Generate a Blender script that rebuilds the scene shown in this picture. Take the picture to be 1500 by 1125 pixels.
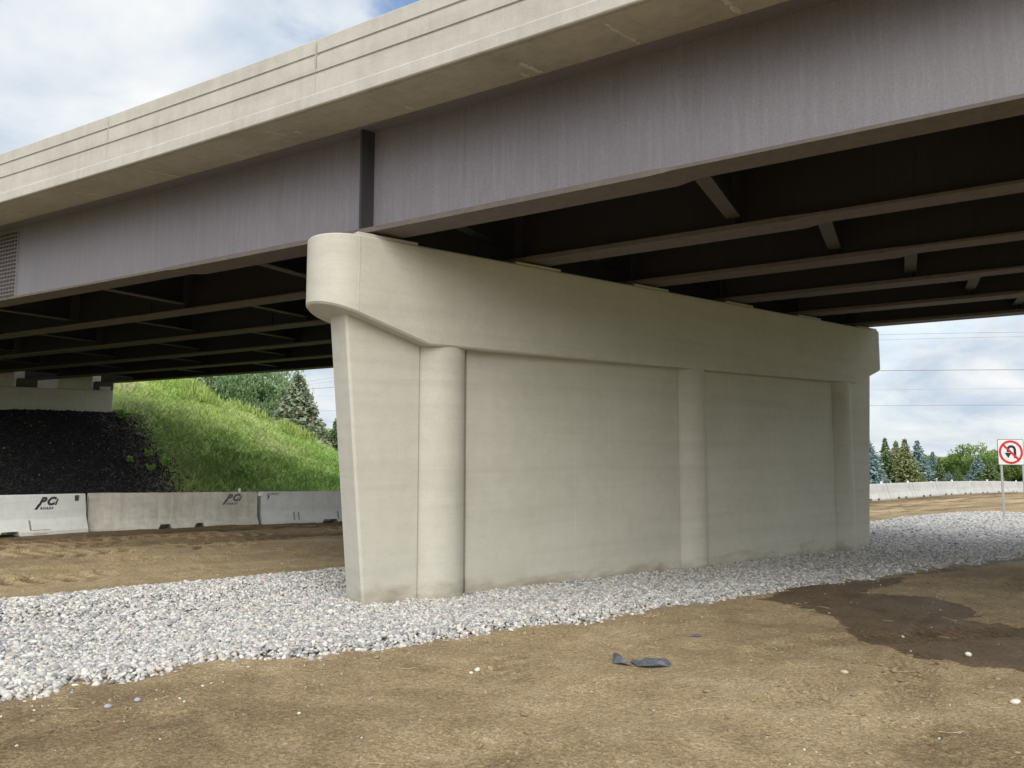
import bpy, bmesh, math, random
import numpy as np
from mathutils import Matrix, Vector

for o in list(bpy.data.objects):
    bpy.data.objects.remove(o)
random.seed(7)
rng = np.random.default_rng(7)
R = math.radians
sc = bpy.context.scene
COL = sc.collection

# ------------------------------------------------------------------ camera
CAM = (-4.2624, -8.4806, 1.7176)
YAW, PITCH, ROLL, FPX = 0.6878, 0.0909, 0.0013, 1118.63
cd = bpy.data.cameras.new('camera')
cam = bpy.data.objects.new('camera', cd)
COL.objects.link(cam)
fw = Vector((math.sin(YAW) * math.cos(PITCH), math.cos(YAW) * math.cos(PITCH), math.sin(PITCH)))
rt = Vector((math.cos(YAW), -math.sin(YAW), 0))
up = rt.cross(fw)
rt2 = rt * math.cos(ROLL) + up * math.sin(ROLL)
up2 = -rt * math.sin(ROLL) + up * math.cos(ROLL)
cam.matrix_world = Matrix(((rt2.x, up2.x, -fw.x, CAM[0]), (rt2.y, up2.y, -fw.y, CAM[1]),
                           (rt2.z, up2.z, -fw.z, CAM[2]), (0, 0, 0, 1)))
cd.sensor_width = 36
cd.lens = FPX / 1500 * 36
cd.clip_start = 0.05
cd.clip_end = 3000
sc.camera = cam

# ------------------------------------------------------------------ sky, sun, exposure
SUN_EL, SUN_DIR = 42.0, (-0.50, -0.86)         # direction towards the sun in plan
SUN_STRENGTH, SUN_ANGLE = 1.5, 70.0
EXPOSURE = 1.32
SKY_STRENGTH = 0.054
CLOUD_TURN = 0.03
az = math.atan2(SUN_DIR[0], SUN_DIR[1])
w = bpy.data.worlds.new('World')
sc.world = w
w.use_nodes = True
nt = w.node_tree
for n in list(nt.nodes):
    nt.nodes.remove(n)


def N(tree, t, **kw):
    n = tree.nodes.new(t)
    for k, v in kw.items():
        if k == 'inp':
            for kk, vv in v.items():
                n.inputs[kk].default_value = vv
        else:
            setattr(n, k, v)
    return n


def L(tree, a, b):
    tree.links.new(a, b)


def ramp(tree, stops, interp='LINEAR'):
    n = tree.nodes.new('ShaderNodeValToRGB')
    n.color_ramp.interpolation = interp
    e = n.color_ramp.elements
    while len(e) < len(stops):
        e.new(0.5)
    for el, (p, c) in zip(e, stops):
        el.position = p
        el.color = c if len(c) == 4 else (*c, 1)
    return n


def mixc(tree, fac, a, b, mode='MIX'):
    n = tree.nodes.new('ShaderNodeMix')
    n.data_type = 'RGBA'
    n.blend_type = mode
    n.clamp_factor = True
    for s, v in ((n.inputs[0], fac), (n.inputs[6], a), (n.inputs[7], b)):
        if hasattr(v, 'links'):
            tree.links.new(v, s)
        else:
            s.default_value = v if not isinstance(v, tuple) or len(v) == 4 else (*v, 1)
    return n.outputs[2]


def math_(tree, op, a, b=None, c=None, clamp=False):
    n = tree.nodes.new('ShaderNodeMath')
    n.operation = op
    n.use_clamp = clamp
    for i, v in enumerate((a, b, c)):
        if v is None:
            continue
        if hasattr(v, 'links'):
            tree.links.new(v, n.inputs[i])
        else:
            n.inputs[i].default_value = v
    return n.outputs[0]


sky = N(nt, 'ShaderNodeTexSky', sky_type='NISHITA', sun_disc=False, sun_elevation=R(SUN_EL),
        sun_rotation=az, altitude=250, air_density=1.0, dust_density=1.2, ozone_density=1.0)
tc = N(nt, 'ShaderNodeTexCoord')
sep = N(nt, 'ShaderNodeSeparateXYZ')
L(nt, tc.outputs['Generated'], sep.inputs[0])
zz = math_(nt, 'ADD', math_(nt, 'MAXIMUM', sep.outputs[2], 0.0), 0.34)
comb = N(nt, 'ShaderNodeCombineXYZ')
L(nt, math_(nt, 'DIVIDE', sep.outputs[0], zz), comb.inputs[0])
L(nt, math_(nt, 'DIVIDE', sep.outputs[1], zz), comb.inputs[1])
comb.inputs[2].default_value = 7.4
rotm = N(nt, 'ShaderNodeMapping', inp={'Rotation': (0.0, 0.0, CLOUD_TURN)})
L(nt, comb.outputs[0], rotm.inputs[0])
n1 = N(nt, 'ShaderNodeTexNoise', inp={'Scale': 1.5, 'Detail': 9.0, 'Roughness': 0.56, 'Distortion': 0.25})
L(nt, rotm.outputs[0], n1.inputs['Vector'])
n2 = N(nt, 'ShaderNodeTexNoise', inp={'Scale': 3.4, 'Detail': 7.0, 'Roughness': 0.55, 'Distortion': 0.3})
mp = N(nt, 'ShaderNodeMapping', inp={'Location': (3.1, 7.7, 0.0)})
L(nt, rotm.outputs[0], mp.inputs[0])
L(nt, mp.outputs[0], n2.inputs['Vector'])
cov = ramp(nt, [(0.35, (0, 0, 0)), (0.46, (1, 1, 1))], 'EASE')
L(nt, n1.outputs['Fac'], cov.inputs[0])
shade = ramp(nt, [(0.30, (3.9, 4.7, 5.7)), (0.42, (5.1, 5.65, 6.3)), (0.53, (6.1, 6.45, 6.8)), (0.68, (7.5, 7.5, 7.4))])
L(nt, n2.outputs['Fac'], shade.inputs[0])
skyb = mixc(nt, 1.0, sky.outputs[0], (1.5, 1.5, 1.5), 'MULTIPLY')
hz = N(nt, 'ShaderNodeMapRange', interpolation_type='SMOOTHSTEP', inp={'From Min': 0.10, 'From Max': 0.26, 'To Min': 0.88, 'To Max': 0.0})
L(nt, sep.outputs[2], hz.inputs['Value'])
cl = mixc(nt, math_(nt, 'MAXIMUM', cov.outputs[0], hz.outputs[0]), skyb, shade.outputs[0])
bg = N(nt, 'ShaderNodeBackground', inp={'Strength': SKY_STRENGTH})
L(nt, cl, bg.inputs[0])
wo = N(nt, 'ShaderNodeOutputWorld')
L(nt, bg.outputs[0], wo.inputs[0])

sd = bpy.data.lights.new('sun', 'SUN')
sd.energy = SUN_STRENGTH
sd.angle = R(SUN_ANGLE)
sd.color = (1.0, 0.955, 0.88)
sun = bpy.data.objects.new('sun', sd)
COL.objects.link(sun)
hx = Vector((SUN_DIR[0], SUN_DIR[1], 0)).normalized()
sv = hx * math.cos(R(SUN_EL)) + Vector((0, 0, math.sin(R(SUN_EL))))
sun.rotation_euler = (-sv).to_track_quat('-Z', 'Y').to_euler()
sun.location = (-20, -20, 30)

vs = sc.view_settings
vs.view_transform = 'Standard'
vs.look = 'None'
vs.exposure = EXPOSURE
vs.gamma = 1
vs.use_curve_mapping = False


# ------------------------------------------------------------------ helpers
def tag(o, label=None, cat=None, group=None, kind=None):
    if label:
        o['label'] = label
    if cat:
        o['category'] = cat
    if group:
        o['group'] = group
    if kind:
        o['kind'] = kind
    return o


def empty(name, loc=(0, 0, 0), rz=0.0, parent=None):
    o = bpy.data.objects.new(name, None)
    o.empty_display_size = 0.3
    o.location = loc
    o.rotation_euler = (0, 0, rz)
    o.parent = parent
    COL.objects.link(o)
    return o


def link(name, me, mat, parent=None):
    o = bpy.data.objects.new(name, me)
    if mat is not None and not me.materials:
        me.materials.append(mat)
    o.parent = parent
    COL.objects.link(o)
    return o


def smooth_by_angle(me, ang=35):
    bm = bmesh.new()
    bm.from_mesh(me)
    for f in bm.faces:
        f.smooth = True
    for e in bm.edges:
        if len(e.link_faces) == 2:
            e.smooth = e.calc_face_angle(0) < R(ang)
    bm.to_mesh(me)
    bm.free()


def pym(name, V, F, mat, parent=None, smooth=False, ang=35, fix=True):
    me = bpy.data.meshes.new(name)
    me.from_pydata([tuple(v) for v in V], [], F)
    if fix:
        bm = bmesh.new()
        bm.from_mesh(me)
        bmesh.ops.recalc_face_normals(bm, faces=bm.faces)
        bm.to_mesh(me)
        bm.free()
    if smooth:
        smooth_by_angle(me, ang)
    return link(name, me, mat, parent)


def npm(name, V, F, mat, parent=None, smooth=False, attrs=None):
    """fast mesh from arrays; F (m,k)"""
    V = np.asarray(V, np.float32)
    F = np.asarray(F, np.int32)
    me = bpy.data.meshes.new(name)
    m, k = F.shape
    me.vertices.add(len(V))
    me.vertices.foreach_set('co', V.ravel())
    me.loops.add(m * k)
    me.loops.foreach_set('vertex_index', F.ravel())
    me.polygons.add(m)
    me.polygons.foreach_set('loop_start', np.arange(0, m * k, k, dtype=np.int32))
    me.polygons.foreach_set('use_smooth', np.full(m, smooth, dtype=bool))
    me.update(calc_edges=True)
    for an, arr in (attrs or {}).items():
        a = me.attributes.new(an, 'FLOAT', 'POINT')
        a.data.foreach_set('value', np.asarray(arr, np.float32))
    return link(name, me, mat, parent)


def boxvf(x0, x1, y0, y1, z0, z1):
    V = [(x0, y0, z0), (x1, y0, z0), (x1, y1, z0), (x0, y1, z0), (x0, y0, z1), (x1, y0, z1), (x1, y1, z1), (x0, y1, z1)]
    F = [(0, 3, 2, 1), (4, 5, 6, 7), (0, 1, 5, 4), (1, 2, 6, 5), (2, 3, 7, 6), (3, 0, 4, 7)]
    return V, F


def bevel_mesh(o, w_, seg=2):
    bm = bmesh.new()
    bm.from_mesh(o.data)
    bmesh.ops.bevel(bm, geom=list(bm.edges), offset=w_, segments=seg, affect='EDGES', profile=0.5)
    bm.to_mesh(o.data)
    bm.free()
    return o


def box(name, x0, x1, y0, y1, z0, z1, mat, parent=None, bev=0.0):
    V, F = boxvf(x0, x1, y0, y1, z0, z1)
    o = pym(name, V, F, mat, parent)
    if bev:
        bevel_mesh(o, bev)
    return o


def join(parts):
    V, F = [], []
    for v, f in parts:
        n = len(V)
        V += list(v)
        F += [tuple(i + n for i in q) for q in f]
    return V, F


def tube(pts, rad, n=8, cap=True):
    """tube along pts, rad scalar or list"""
    P = [Vector(p) for p in pts]
    rr = rad if hasattr(rad, '__len__') else [rad] * len(P)
    V, F = [], []
    for i, p in enumerate(P):
        t = (P[min(i + 1, len(P) - 1)] - P[max(i - 1, 0)]).normalized()
        a = Vector((0, 0, 1)) if abs(t.z) < 0.9 else Vector((1, 0, 0))
        x = t.cross(a).normalized()
        y = t.cross(x).normalized()
        for k in range(n):
            q = 2 * math.pi * k / n
            V.append(p + (x * math.cos(q) + y * math.sin(q)) * rr[i])
    for i in range(len(P) - 1):
        for k in range(n):
            a, b = i * n + k, i * n + (k + 1) % n
            F.append((a, b, b + n, a + n))
    if cap:
        F.append(tuple(range(n))[::-1])
        F.append(tuple((len(P) - 1) * n + k for k in range(n)))
    return V, F


# value noise ------------------------------------------------------------
def vnoise(x, y, scale, seed):
    r_ = np.random.default_rng(seed).random((256, 256))
    X = np.asarray(x) / scale
    Y = np.asarray(y) / scale
    xi = np.floor(X).astype(int)
    yi = np.floor(Y).astype(int)
    fx = X - xi
    fy = Y - yi
    fx = fx * fx * (3 - 2 * fx)
    fy = fy * fy * (3 - 2 * fy)
    a = r_[xi % 256, yi % 256]
    b = r_[(xi + 1) % 256, yi % 256]
    c = r_[xi % 256, (yi + 1) % 256]
    d = r_[(xi + 1) % 256, (yi + 1) % 256]
    return (a * (1 - fx) + b * fx) * (1 - fy) + (c * (1 - fx) + d * fx) * fy - 0.5


def fbm(x, y, scale, seed, oct_=4):
    v = 0
    a = 1.0
    for k in range(oct_):
        v = v + a * vnoise(x, y, scale / 2 ** k, seed + k)
        a *= 0.5
    return v


# ------------------------------------------------------------------ materials
def newmat(name):
    m = bpy.data.materials.new(name)
    m.use_nodes = True
    t = m.node_tree
    b = t.nodes['Principled BSDF']
    return m, t, b


def posn(t, scale=(1, 1, 1), loc=(0, 0, 0)):
    g = N(t, 'ShaderNodeNewGeometry')
    mp_ = N(t, 'ShaderNodeMapping', inp={'Scale': scale, 'Location': loc})
    L(t, g.outputs['Position'], mp_.inputs[0])
    return mp_.outputs[0]


def noise(t, vec, scale, detail=5, rough=0.55, dist=0.0):
    n = N(t, 'ShaderNodeTexNoise', inp={'Scale': scale, 'Detail': detail, 'Roughness': rough, 'Distortion': dist})
    L(t, vec, n.inputs['Vector'])
    return n.outputs['Fac']


def bump(t, b, h, strength=0.3, dist=0.01):
    n = N(t, 'ShaderNodeBump', inp={'Strength': strength, 'Distance': dist})
    L(t, h, n.inputs['Height'])
    L(t, n.outputs[0], b.inputs['Normal'])
    return n


def concrete(name, c1, c2, c3, streak=0.25, pores=0.4, bumps=0.25, rough=0.8, dirt=None, stain=None):
    m, t, b = newmat(name)
    v = posn(t)
    big = noise(t, v, 0.9, 6, 0.6, 0.3)
    mid = noise(t, v, 5.5, 6, 0.65, 0.2)
    fine = noise(t, v, 60, 3, 0.6)
    vs_ = posn(t, (9, 9, 0.55))
    st = noise(t, vs_, 1.0, 4, 0.6)
    r1 = ramp(t, [(0.32, c1), (0.52, c2), (0.70, c3)])
    L(t, math_(t, 'ADD', math_(t, 'MULTIPLY', big, 0.55), math_(t, 'MULTIPLY', mid, 0.45)), r1.inputs[0])
    rs = ramp(t, [(0.35, (0.80, 0.79, 0.77)), (0.55, (1, 1, 1)), (0.72, (1.06, 1.06, 1.05))])
    L(t, st, rs.inputs[0])
    c = mixc(t, streak, r1.outputs[0], rs.outputs[0], 'MULTIPLY')
    rf = ramp(t, [(0.3, (0.86, 0.86, 0.85)), (0.6, (1.03, 1.03, 1.03))])
    L(t, fine, rf.inputs[0])
    c = mixc(t, 0.6, c, rf.outputs[0], 'MULTIPLY')
    vor = N(t, 'ShaderNodeTexVoronoi', inp={'Scale': 7.0})
    L(t, v, vor.inputs['Vector'])
    pr = ramp(t, [(0.012, (0, 0, 0)), (0.03, (1, 1, 1))])
    L(t, vor.outputs['Distance'], pr.inputs[0])
    c = mixc(t, pores, c, mixc(t, 1.0, c, mixc(t, pr.outputs[0], (0.45, 0.43, 0.4), (1, 1, 1)), 'MULTIPLY'))
    hl = noise(t, posn(t, (0.25, 0.25, 5.0)), 1.0, 4, 0.6, 0.2)
    rh = ramp(t, [(0.36, (0.92, 0.92, 0.915)), (0.52, (1, 1, 1)), (0.68, (1.03, 1.03, 1.03))])
    L(t, hl, rh.inputs[0])
    c = mixc(t, 0.8, c, rh.outputs[0], 'MULTIPLY')
    if dirt:
        z = N(t, 'ShaderNodeSeparateXYZ')
        L(t, v, z.inputs[0])
        zr = math_(t, 'ADD', math_(t, 'MULTIPLY', math_(t, 'ADD', z.outputs[2], math_(t, 'MULTIPLY', z.outputs[0], 0.0225)), -3.2),
                   math_(t, 'MULTIPLY', noise(t, posn(t, (0.9, 0.9, 2.2)), 2.2, 5, 0.6), 2.6))
        zr = math_(t, 'SUBTRACT', zr, 0.93, clamp=True)
        c = mixc(t, math_(t, 'MULTIPLY', zr, 0.75, clamp=True), c, dirt)
    if stain:
        sn = noise(t, posn(t, (1.4, 1.4, 0.9)), 1.3, 7, 0.68, 0.8)
        sr = ramp(t, [(0.60, (0, 0, 0)), (0.72, (1, 1, 1))])
        L(t, sn, sr.inputs[0])
        c = mixc(t, math_(t, 'MULTIPLY', sr.outputs[0], 0.5), c, stain)
    L(t, c, b.inputs['Base Color'])
    b.inputs['Roughness'].default_value = rough
    b.inputs['Specular IOR Level'].default_value = 0.3
    hb = math_(t, 'ADD', math_(t, 'MULTIPLY', mid, 0.6), math_(t, 'MULTIPLY', fine, 0.25))
    hb = math_(t, 'ADD', hb, math_(t, 'MULTIPLY', pr.outputs[0], 0.15))
    bump(t, b, hb, bumps, 0.012)
    return m


M = {}
M['pier'] = concrete('pier_concrete', (0.475, 0.458, 0.392), (0.525, 0.508, 0.440), (0.558, 0.540, 0.472), 0.07, 0.45, 0.24,
                     dirt=(0.25, 0.19, 0.12))
M['parapet'] = concrete('parapet_concrete', (0.43, 0.408, 0.365), (0.50, 0.478, 0.435), (0.555, 0.532, 0.49), 0.30, 0.5, 0.25)
M['slab'] = concrete('deck_concrete', (0.36, 0.335, 0.28), (0.46, 0.43, 0.365), (0.53, 0.50, 0.43), 0.3, 0.4, 0.3,
                     stain=(0.30, 0.27, 0.21))
M['abut'] = concrete('abutment_concrete', (0.58, 0.55, 0.49), (0.66, 0.63, 0.57), (0.70, 0.67, 0.61), 0.2, 0.3, 0.2)
M['barrier_white'] = concrete('barrier_concrete_pale', (0.64, 0.65, 0.62), (0.72, 0.73, 0.70), (0.77, 0.78, 0.75), 0.25, 0.3, 0.2)
M['barrier_light'] = concrete('barrier_concrete_light', (0.42, 0.425, 0.41), (0.49, 0.495, 0.48), (0.54, 0.545, 0.53), 0.35, 0.3, 0.2)
M['barrier_old'] = concrete('barrier_concrete_weathered', (0.42, 0.40, 0.34), (0.58, 0.56, 0.49), (0.70, 0.69, 0.62), 0.6, 0.9, 0.6,
                            stain=(0.36, 0.32, 0.25))
M['barrier_grey'] = concrete('barrier_concrete_grey', (0.54, 0.55, 0.54), (0.64, 0.65, 0.64), (0.70, 0.71, 0.70), 0.35, 0.6, 0.35,
                             stain=(0.42, 0.41, 0.36))


def simple(name, col, rough=0.6, metal=0.0, var=0.0, sc_=8.0, spec=0.5):
    m, t, b = newmat(name)
    if var:
        n = noise(t, posn(t), sc_, 5, 0.6)
        lo = tuple(c * (1 - var) for c in col)
        hi = tuple(min(1, c * (1 + var)) for c in col)
        r_ = ramp(t, [(0.3, lo), (0.7, hi)])
        L(t, n, r_.inputs[0])
        L(t, r_.outputs[0], b.inputs['Base Color'])
        bump(t, b, n, 0.2, 0.01)
    else:
        b.inputs['Base Color'].default_value = (*col, 1)
    b.inputs['Roughness'].default_value = rough
    b.inputs['Metallic'].default_value = metal
    b.inputs['Specular IOR Level'].default_value = spec
    return m


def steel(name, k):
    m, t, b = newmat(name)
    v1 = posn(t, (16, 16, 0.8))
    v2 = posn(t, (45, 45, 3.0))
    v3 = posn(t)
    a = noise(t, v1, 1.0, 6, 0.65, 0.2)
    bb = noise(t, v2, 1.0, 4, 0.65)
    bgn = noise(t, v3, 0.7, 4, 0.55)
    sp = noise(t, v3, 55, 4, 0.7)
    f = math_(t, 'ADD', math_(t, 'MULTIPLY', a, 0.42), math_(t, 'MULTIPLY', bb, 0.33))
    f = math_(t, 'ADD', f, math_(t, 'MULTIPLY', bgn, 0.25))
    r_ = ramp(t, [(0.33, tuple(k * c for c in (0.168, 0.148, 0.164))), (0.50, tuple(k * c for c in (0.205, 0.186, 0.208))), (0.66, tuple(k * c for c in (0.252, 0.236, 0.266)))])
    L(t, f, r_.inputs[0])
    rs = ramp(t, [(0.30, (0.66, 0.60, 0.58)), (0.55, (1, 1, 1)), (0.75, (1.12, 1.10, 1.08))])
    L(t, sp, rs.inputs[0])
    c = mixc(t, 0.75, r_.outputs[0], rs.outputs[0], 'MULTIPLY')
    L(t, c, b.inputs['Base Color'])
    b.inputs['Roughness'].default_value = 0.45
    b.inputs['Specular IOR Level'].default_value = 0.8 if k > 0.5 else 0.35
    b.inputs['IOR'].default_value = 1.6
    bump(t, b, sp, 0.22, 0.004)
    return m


M['steel'] = steel('weathered_steel', 0.86)
M['steel_shaded'] = steel('shade_dark_steel', 0.15)  # near-black copy of the same steel, under-deck shade put into its colour
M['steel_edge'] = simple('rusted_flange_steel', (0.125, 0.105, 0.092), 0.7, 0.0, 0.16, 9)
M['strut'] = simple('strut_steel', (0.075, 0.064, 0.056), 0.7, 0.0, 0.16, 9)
M['bolt'] = simple('bolt_steel', (0.075, 0.06, 0.062), 0.6)
M['plate'] = simple('splice_plate_steel', (0.20, 0.185, 0.195), 0.6, 0.0, 0.15, 12)
M['joint'] = simple('joint_filler', (0.15, 0.13, 0.105), 0.9)
M['bearing'] = simple('bearing_pad', (0.12, 0.11, 0.10), 0.8)
M['efflo'] = simple('efflorescence', (0.60, 0.57, 0.50), 0.9, 0, 0.2, 20)
M['galv'] = simple('galvanised_steel', (0.48, 0.50, 0.52), 0.45, 0.5, 0.12, 20)
M['sign_white'] = simple('sign_white', (0.76, 0.78, 0.78), 0.4)
M['sign_red'] = simple('sign_red', (0.62, 0.02, 0.03), 0.4)
M['sign_black'] = simple('sign_black', (0.015, 0.015, 0.03), 0.4)
M['sign_edge'] = simple('sign_border', (0.10, 0.10, 0.14), 0.5)
M['ink'] = simple('stencil_ink', (0.035, 0.033, 0.055), 0.8)
M['ink_faded'] = simple('stencil_ink_faded', (0.13, 0.125, 0.12), 0.85, 0, 0.5, 60)
M['ink_pale'] = simple('stencil_ink_pale', (0.38, 0.39, 0.40), 0.85)
M['reflector'] = simple('reflector_white', (0.85, 0.86, 0.86), 0.35)
M['pocket_shade'] = simple('pocket_shade_grey', (0.24, 0.235, 0.22), 0.9)  # grey for raised strips, standing in for the shade inside a recess
M['plastic'] = simple('torn_plastic', (0.20, 0.225, 0.255), 0.5, 0, 0.3, 25)
M['wire'] = simple('wire', (0.22, 0.23, 0.25), 0.5)
M['pole_wood'] = simple('pole_wood', (0.16, 0.12, 0.09), 0.9, 0, 0.3, 6)
M['teal'] = simple('street_sign_green', (0.02, 0.30, 0.27), 0.4)
M['orange'] = simple('barrel_orange', (0.75, 0.16, 0.05), 0.5)
M['bark'] = simple('bark', (0.09, 0.065, 0.05), 0.95, 0, 0.35, 10)
M['straw'] = simple('straw', (0.50, 0.42, 0.27), 0.85, 0, 0.3, 30)
M['stone_white'] = simple('stone_white', (0.66, 0.62, 0.55), 0.75, 0, 0.12, 40)
M['stone_tan'] = simple('stone_tan', (0.55, 0.44, 0.34), 0.75, 0, 0.15, 40)
M['stone_grey'] = simple('stone_grey', (0.33, 0.35, 0.37), 0.7, 0, 0.15, 40)


def pebble_mat():
    m, t, b = newmat('river_pebbles')
    oi = N(t, 'ShaderNodeObjectInfo')
    cols = [(0.0, (0.50, 0.485, 0.455)), (0.14, (0.36, 0.355, 0.345)), (0.27, (0.58, 0.565, 0.53)), (0.40, (0.30, 0.31, 0.325)),
            (0.50, (0.51, 0.465, 0.40)), (0.58, (0.44, 0.43, 0.415)), (0.69, (0.64, 0.63, 0.595)), (0.79, (0.23, 0.235, 0.245)),
            (0.88, (0.40, 0.35, 0.315)), (0.93, (0.53, 0.52, 0.49)), (0.994, (0.40, 0.29, 0.22))]
    r_ = ramp(t, cols, 'CONSTANT')
    L(t, oi.outputs['Random'], r_.inputs[0])
    n = noise(t, posn(t), 45, 4, 0.6)
    rs = ramp(t, [(0.3, (0.82, 0.82, 0.82)), (0.7, (1.1, 1.1, 1.1))])
    L(t, n, rs.inputs[0])
    L(t, mixc(t, 0.8, r_.outputs[0], rs.outputs[0], 'MULTIPLY'), b.inputs['Base Color'])
    b.inputs['Roughness'].default_value = 0.65
    return m


M['pebble'] = pebble_mat()


def rock_mat():
    m, t, b = newmat('black_crushed_rock')
    oi = N(t, 'ShaderNodeObjectInfo')
    r_ = ramp(t, [(0.0, (0.018, 0.018, 0.019)), (0.4, (0.028, 0.028, 0.029)), (0.7, (0.042, 0.041, 0.040)), (0.90, (0.08, 0.074, 0.068)),
                  (0.994, (0.42, 0.40, 0.37))], 'CONSTANT')
    L(t, oi.outputs['Random'], r_.inputs[0])
    L(t, r_.outputs[0], b.inputs['Base Color'])
    b.inputs['Roughness'].default_value = 0.8
    b.inputs['Specular IOR Level'].default_value = 0.25
    return m


M['rock'] = rock_mat()


def dirt_mat():
    m, t, b = newmat('packed_dirt')
    v = posn(t)
    big = noise(t, v, 0.35, 6, 0.6, 0.6)
    mid = noise(t, v, 2.6, 6, 0.62, 0.4)
    fine = noise(t, v, 26, 5, 0.65)
    gr = noise(t, v, 140, 3, 0.7)
    r1 = ramp(t, [(0.28, (0.175, 0.123, 0.068)), (0.44, (0.315, 0.235, 0.134)), (0.56, (0.42, 0.322, 0.192)), (0.70, (0.52, 0.415, 0.268))])
    f = math_(t, 'ADD', math_(t, 'MULTIPLY', big, 0.34), math_(t, 'MULTIPLY', mid, 0.30))
    f = math_(t, 'ADD', f, math_(t, 'MULTIPLY', fine, 0.44))
    f = math_(t, 'SUBTRACT', f, 0.02)
    at3 = N(t, 'ShaderNodeAttribute', attribute_name='tone')
    f = math_(t, 'ADD', f, at3.outputs['Fac'])
    L(t, f, r1.inputs[0])
    rg = ramp(t, [(0.30, (0.60, 0.59, 0.57)), (0.48, (1.05, 1.05, 1.05)), (0.68, (1.50, 1.50, 1.48))])
    L(t, math_(t, 'ADD', math_(t, 'MULTIPLY', gr, 0.5), math_(t, 'MULTIPLY', noise(t, v, 62, 4, 0.7), 0.5)), rg.inputs[0])
    c = mixc(t, 1.0, r1.outputs[0], rg.outputs[0], 'MULTIPLY')
    # granular speckle
    vg = N(t, 'ShaderNodeTexVoronoi', inp={'Scale': 75.0})
    L(t, v, vg.inputs['Vector'])
    sg_ = N(t, 'ShaderNodeSeparateColor')
    L(t, vg.outputs['Color'], sg_.inputs[0])
    rsp = ramp(t, [(0.0, (0.62, 0.61, 0.59)), (0.35, (0.95, 0.95, 0.95)), (0.75, (1.08, 1.08, 1.07)), (1.0, (1.5, 1.48, 1.42))])
    L(t, sg_.outputs[1], rsp.inputs[0])
    c = mixc(t, 0.75, c, rsp.outputs[0], 'MULTIPLY')
    # small pale grit
    vor = N(t, 'ShaderNodeTexVoronoi', inp={'Scale': 24.0})
    L(t, v, vor.inputs['Vector'])
    pg = ramp(t, [(0.07, (1, 1, 1)), (0.11, (0, 0, 0))])
    L(t, vor.outputs['Distance'], pg.inputs[0])
    sel = N(t, 'ShaderNodeSeparateColor')
    L(t, vor.outputs['Color'], sel.inputs[0])
    gm = math_(t, 'MULTIPLY', pg.outputs[0], math_(t, 'GREATER_THAN', sel.outputs[0], 0.80))
    c = mixc(t, math_(t, 'MULTIPLY', gm, 0.85), c, (0.56, 0.50, 0.41))
    # wet soil
    at = N(t, 'ShaderNodeAttribute', attribute_name='wet')
    wv = math_(t, 'ADD', at.outputs['Fac'], math_(t, 'MULTIPLY', math_(t, 'SUBTRACT', noise(t, v, 3.2, 6, 0.62), 0.5), 0.55))
    wr = ramp(t, [(0.49, (0, 0, 0)), (0.525, (1, 1, 1))])
    L(t, wv, wr.inputs[0])
    wet = mixc(t, 1.0, c, (0.40, 0.36, 0.33), 'MULTIPLY')
    c = mixc(t, wr.outputs[0], c, wet)
    # grass beyond the barriers
    at2 = N(t, 'ShaderNodeAttribute', attribute_name='grass')
    gn = ramp(t, [(0.3, (0.10, 0.14, 0.035)), (0.55, (0.19, 0.20, 0.07)), (0.75, (0.30, 0.28, 0.12))])
    L(t, noise(t, v, 0.5, 7, 0.65), gn.inputs[0])
    c = mixc(t, at2.outputs['Fac'], c, gn.outputs[0])
    L(t, c, b.inputs['Base Color'])
    ro = mixc(t, wr.outputs[0], (0.92, 0.92, 0.92), (0.62, 0.62, 0.62))
    L(t, ro, b.inputs['Roughness'])
    b.inputs['Specular IOR Level'].default_value = 0.25
    h = math_(t, 'ADD', math_(t, 'MULTIPLY', mid, 1.0), math_(t, 'MULTIPLY', fine, 0.55))
    h = math_(t, 'ADD', h, math_(t, 'MULTIPLY', gr, 0.16))
    h = math_(t, 'ADD', h, math_(t, 'MULTIPLY', gm, 0.25))
    h = math_(t, 'ADD', h, math_(t, 'MULTIPLY', sg_.outputs[1], 0.06))
    bump(t, b, h, 1.0, 0.075)
    return m


M['dirt'] = dirt_mat()
M['bed'] = simple('gravel_bed_fines', (0.15, 0.14, 0.12), 0.9, 0, 0.3, 30)


def emb_mat():
    m, t, b = newmat('embankment_soil')
    v = posn(t)
    n_ = noise(t, v, 2.0, 6, 0.65)
    g1 = ramp(t, [(0.3, (0.262, 0.391, 0.095)), (0.55, (0.388, 0.515, 0.137)), (0.75, (0.484, 0.536, 0.210))])
    L(t, n_, g1.inputs[0])
    k1 = ramp(t, [(0.3, (0.014, 0.014, 0.016)), (0.7, (0.035, 0.034, 0.035))])
    L(t, noise(t, v, 18, 5, 0.7), k1.inputs[0])
    at = N(t, 'ShaderNodeAttribute', attribute_name='rock')
    c = mixc(t, at.outputs['Fac'], g1.outputs[0], k1.outputs[0])
    L(t, c, b.inputs['Base Color'])
    b.inputs['Roughness'].default_value = 0.95
    b.inputs['Specular IOR Level'].default_value = 0.2
    bump(t, b, noise(t, v, 12, 5, 0.7), 0.6, 0.05)
    return m


M['emb'] = emb_mat()


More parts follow.
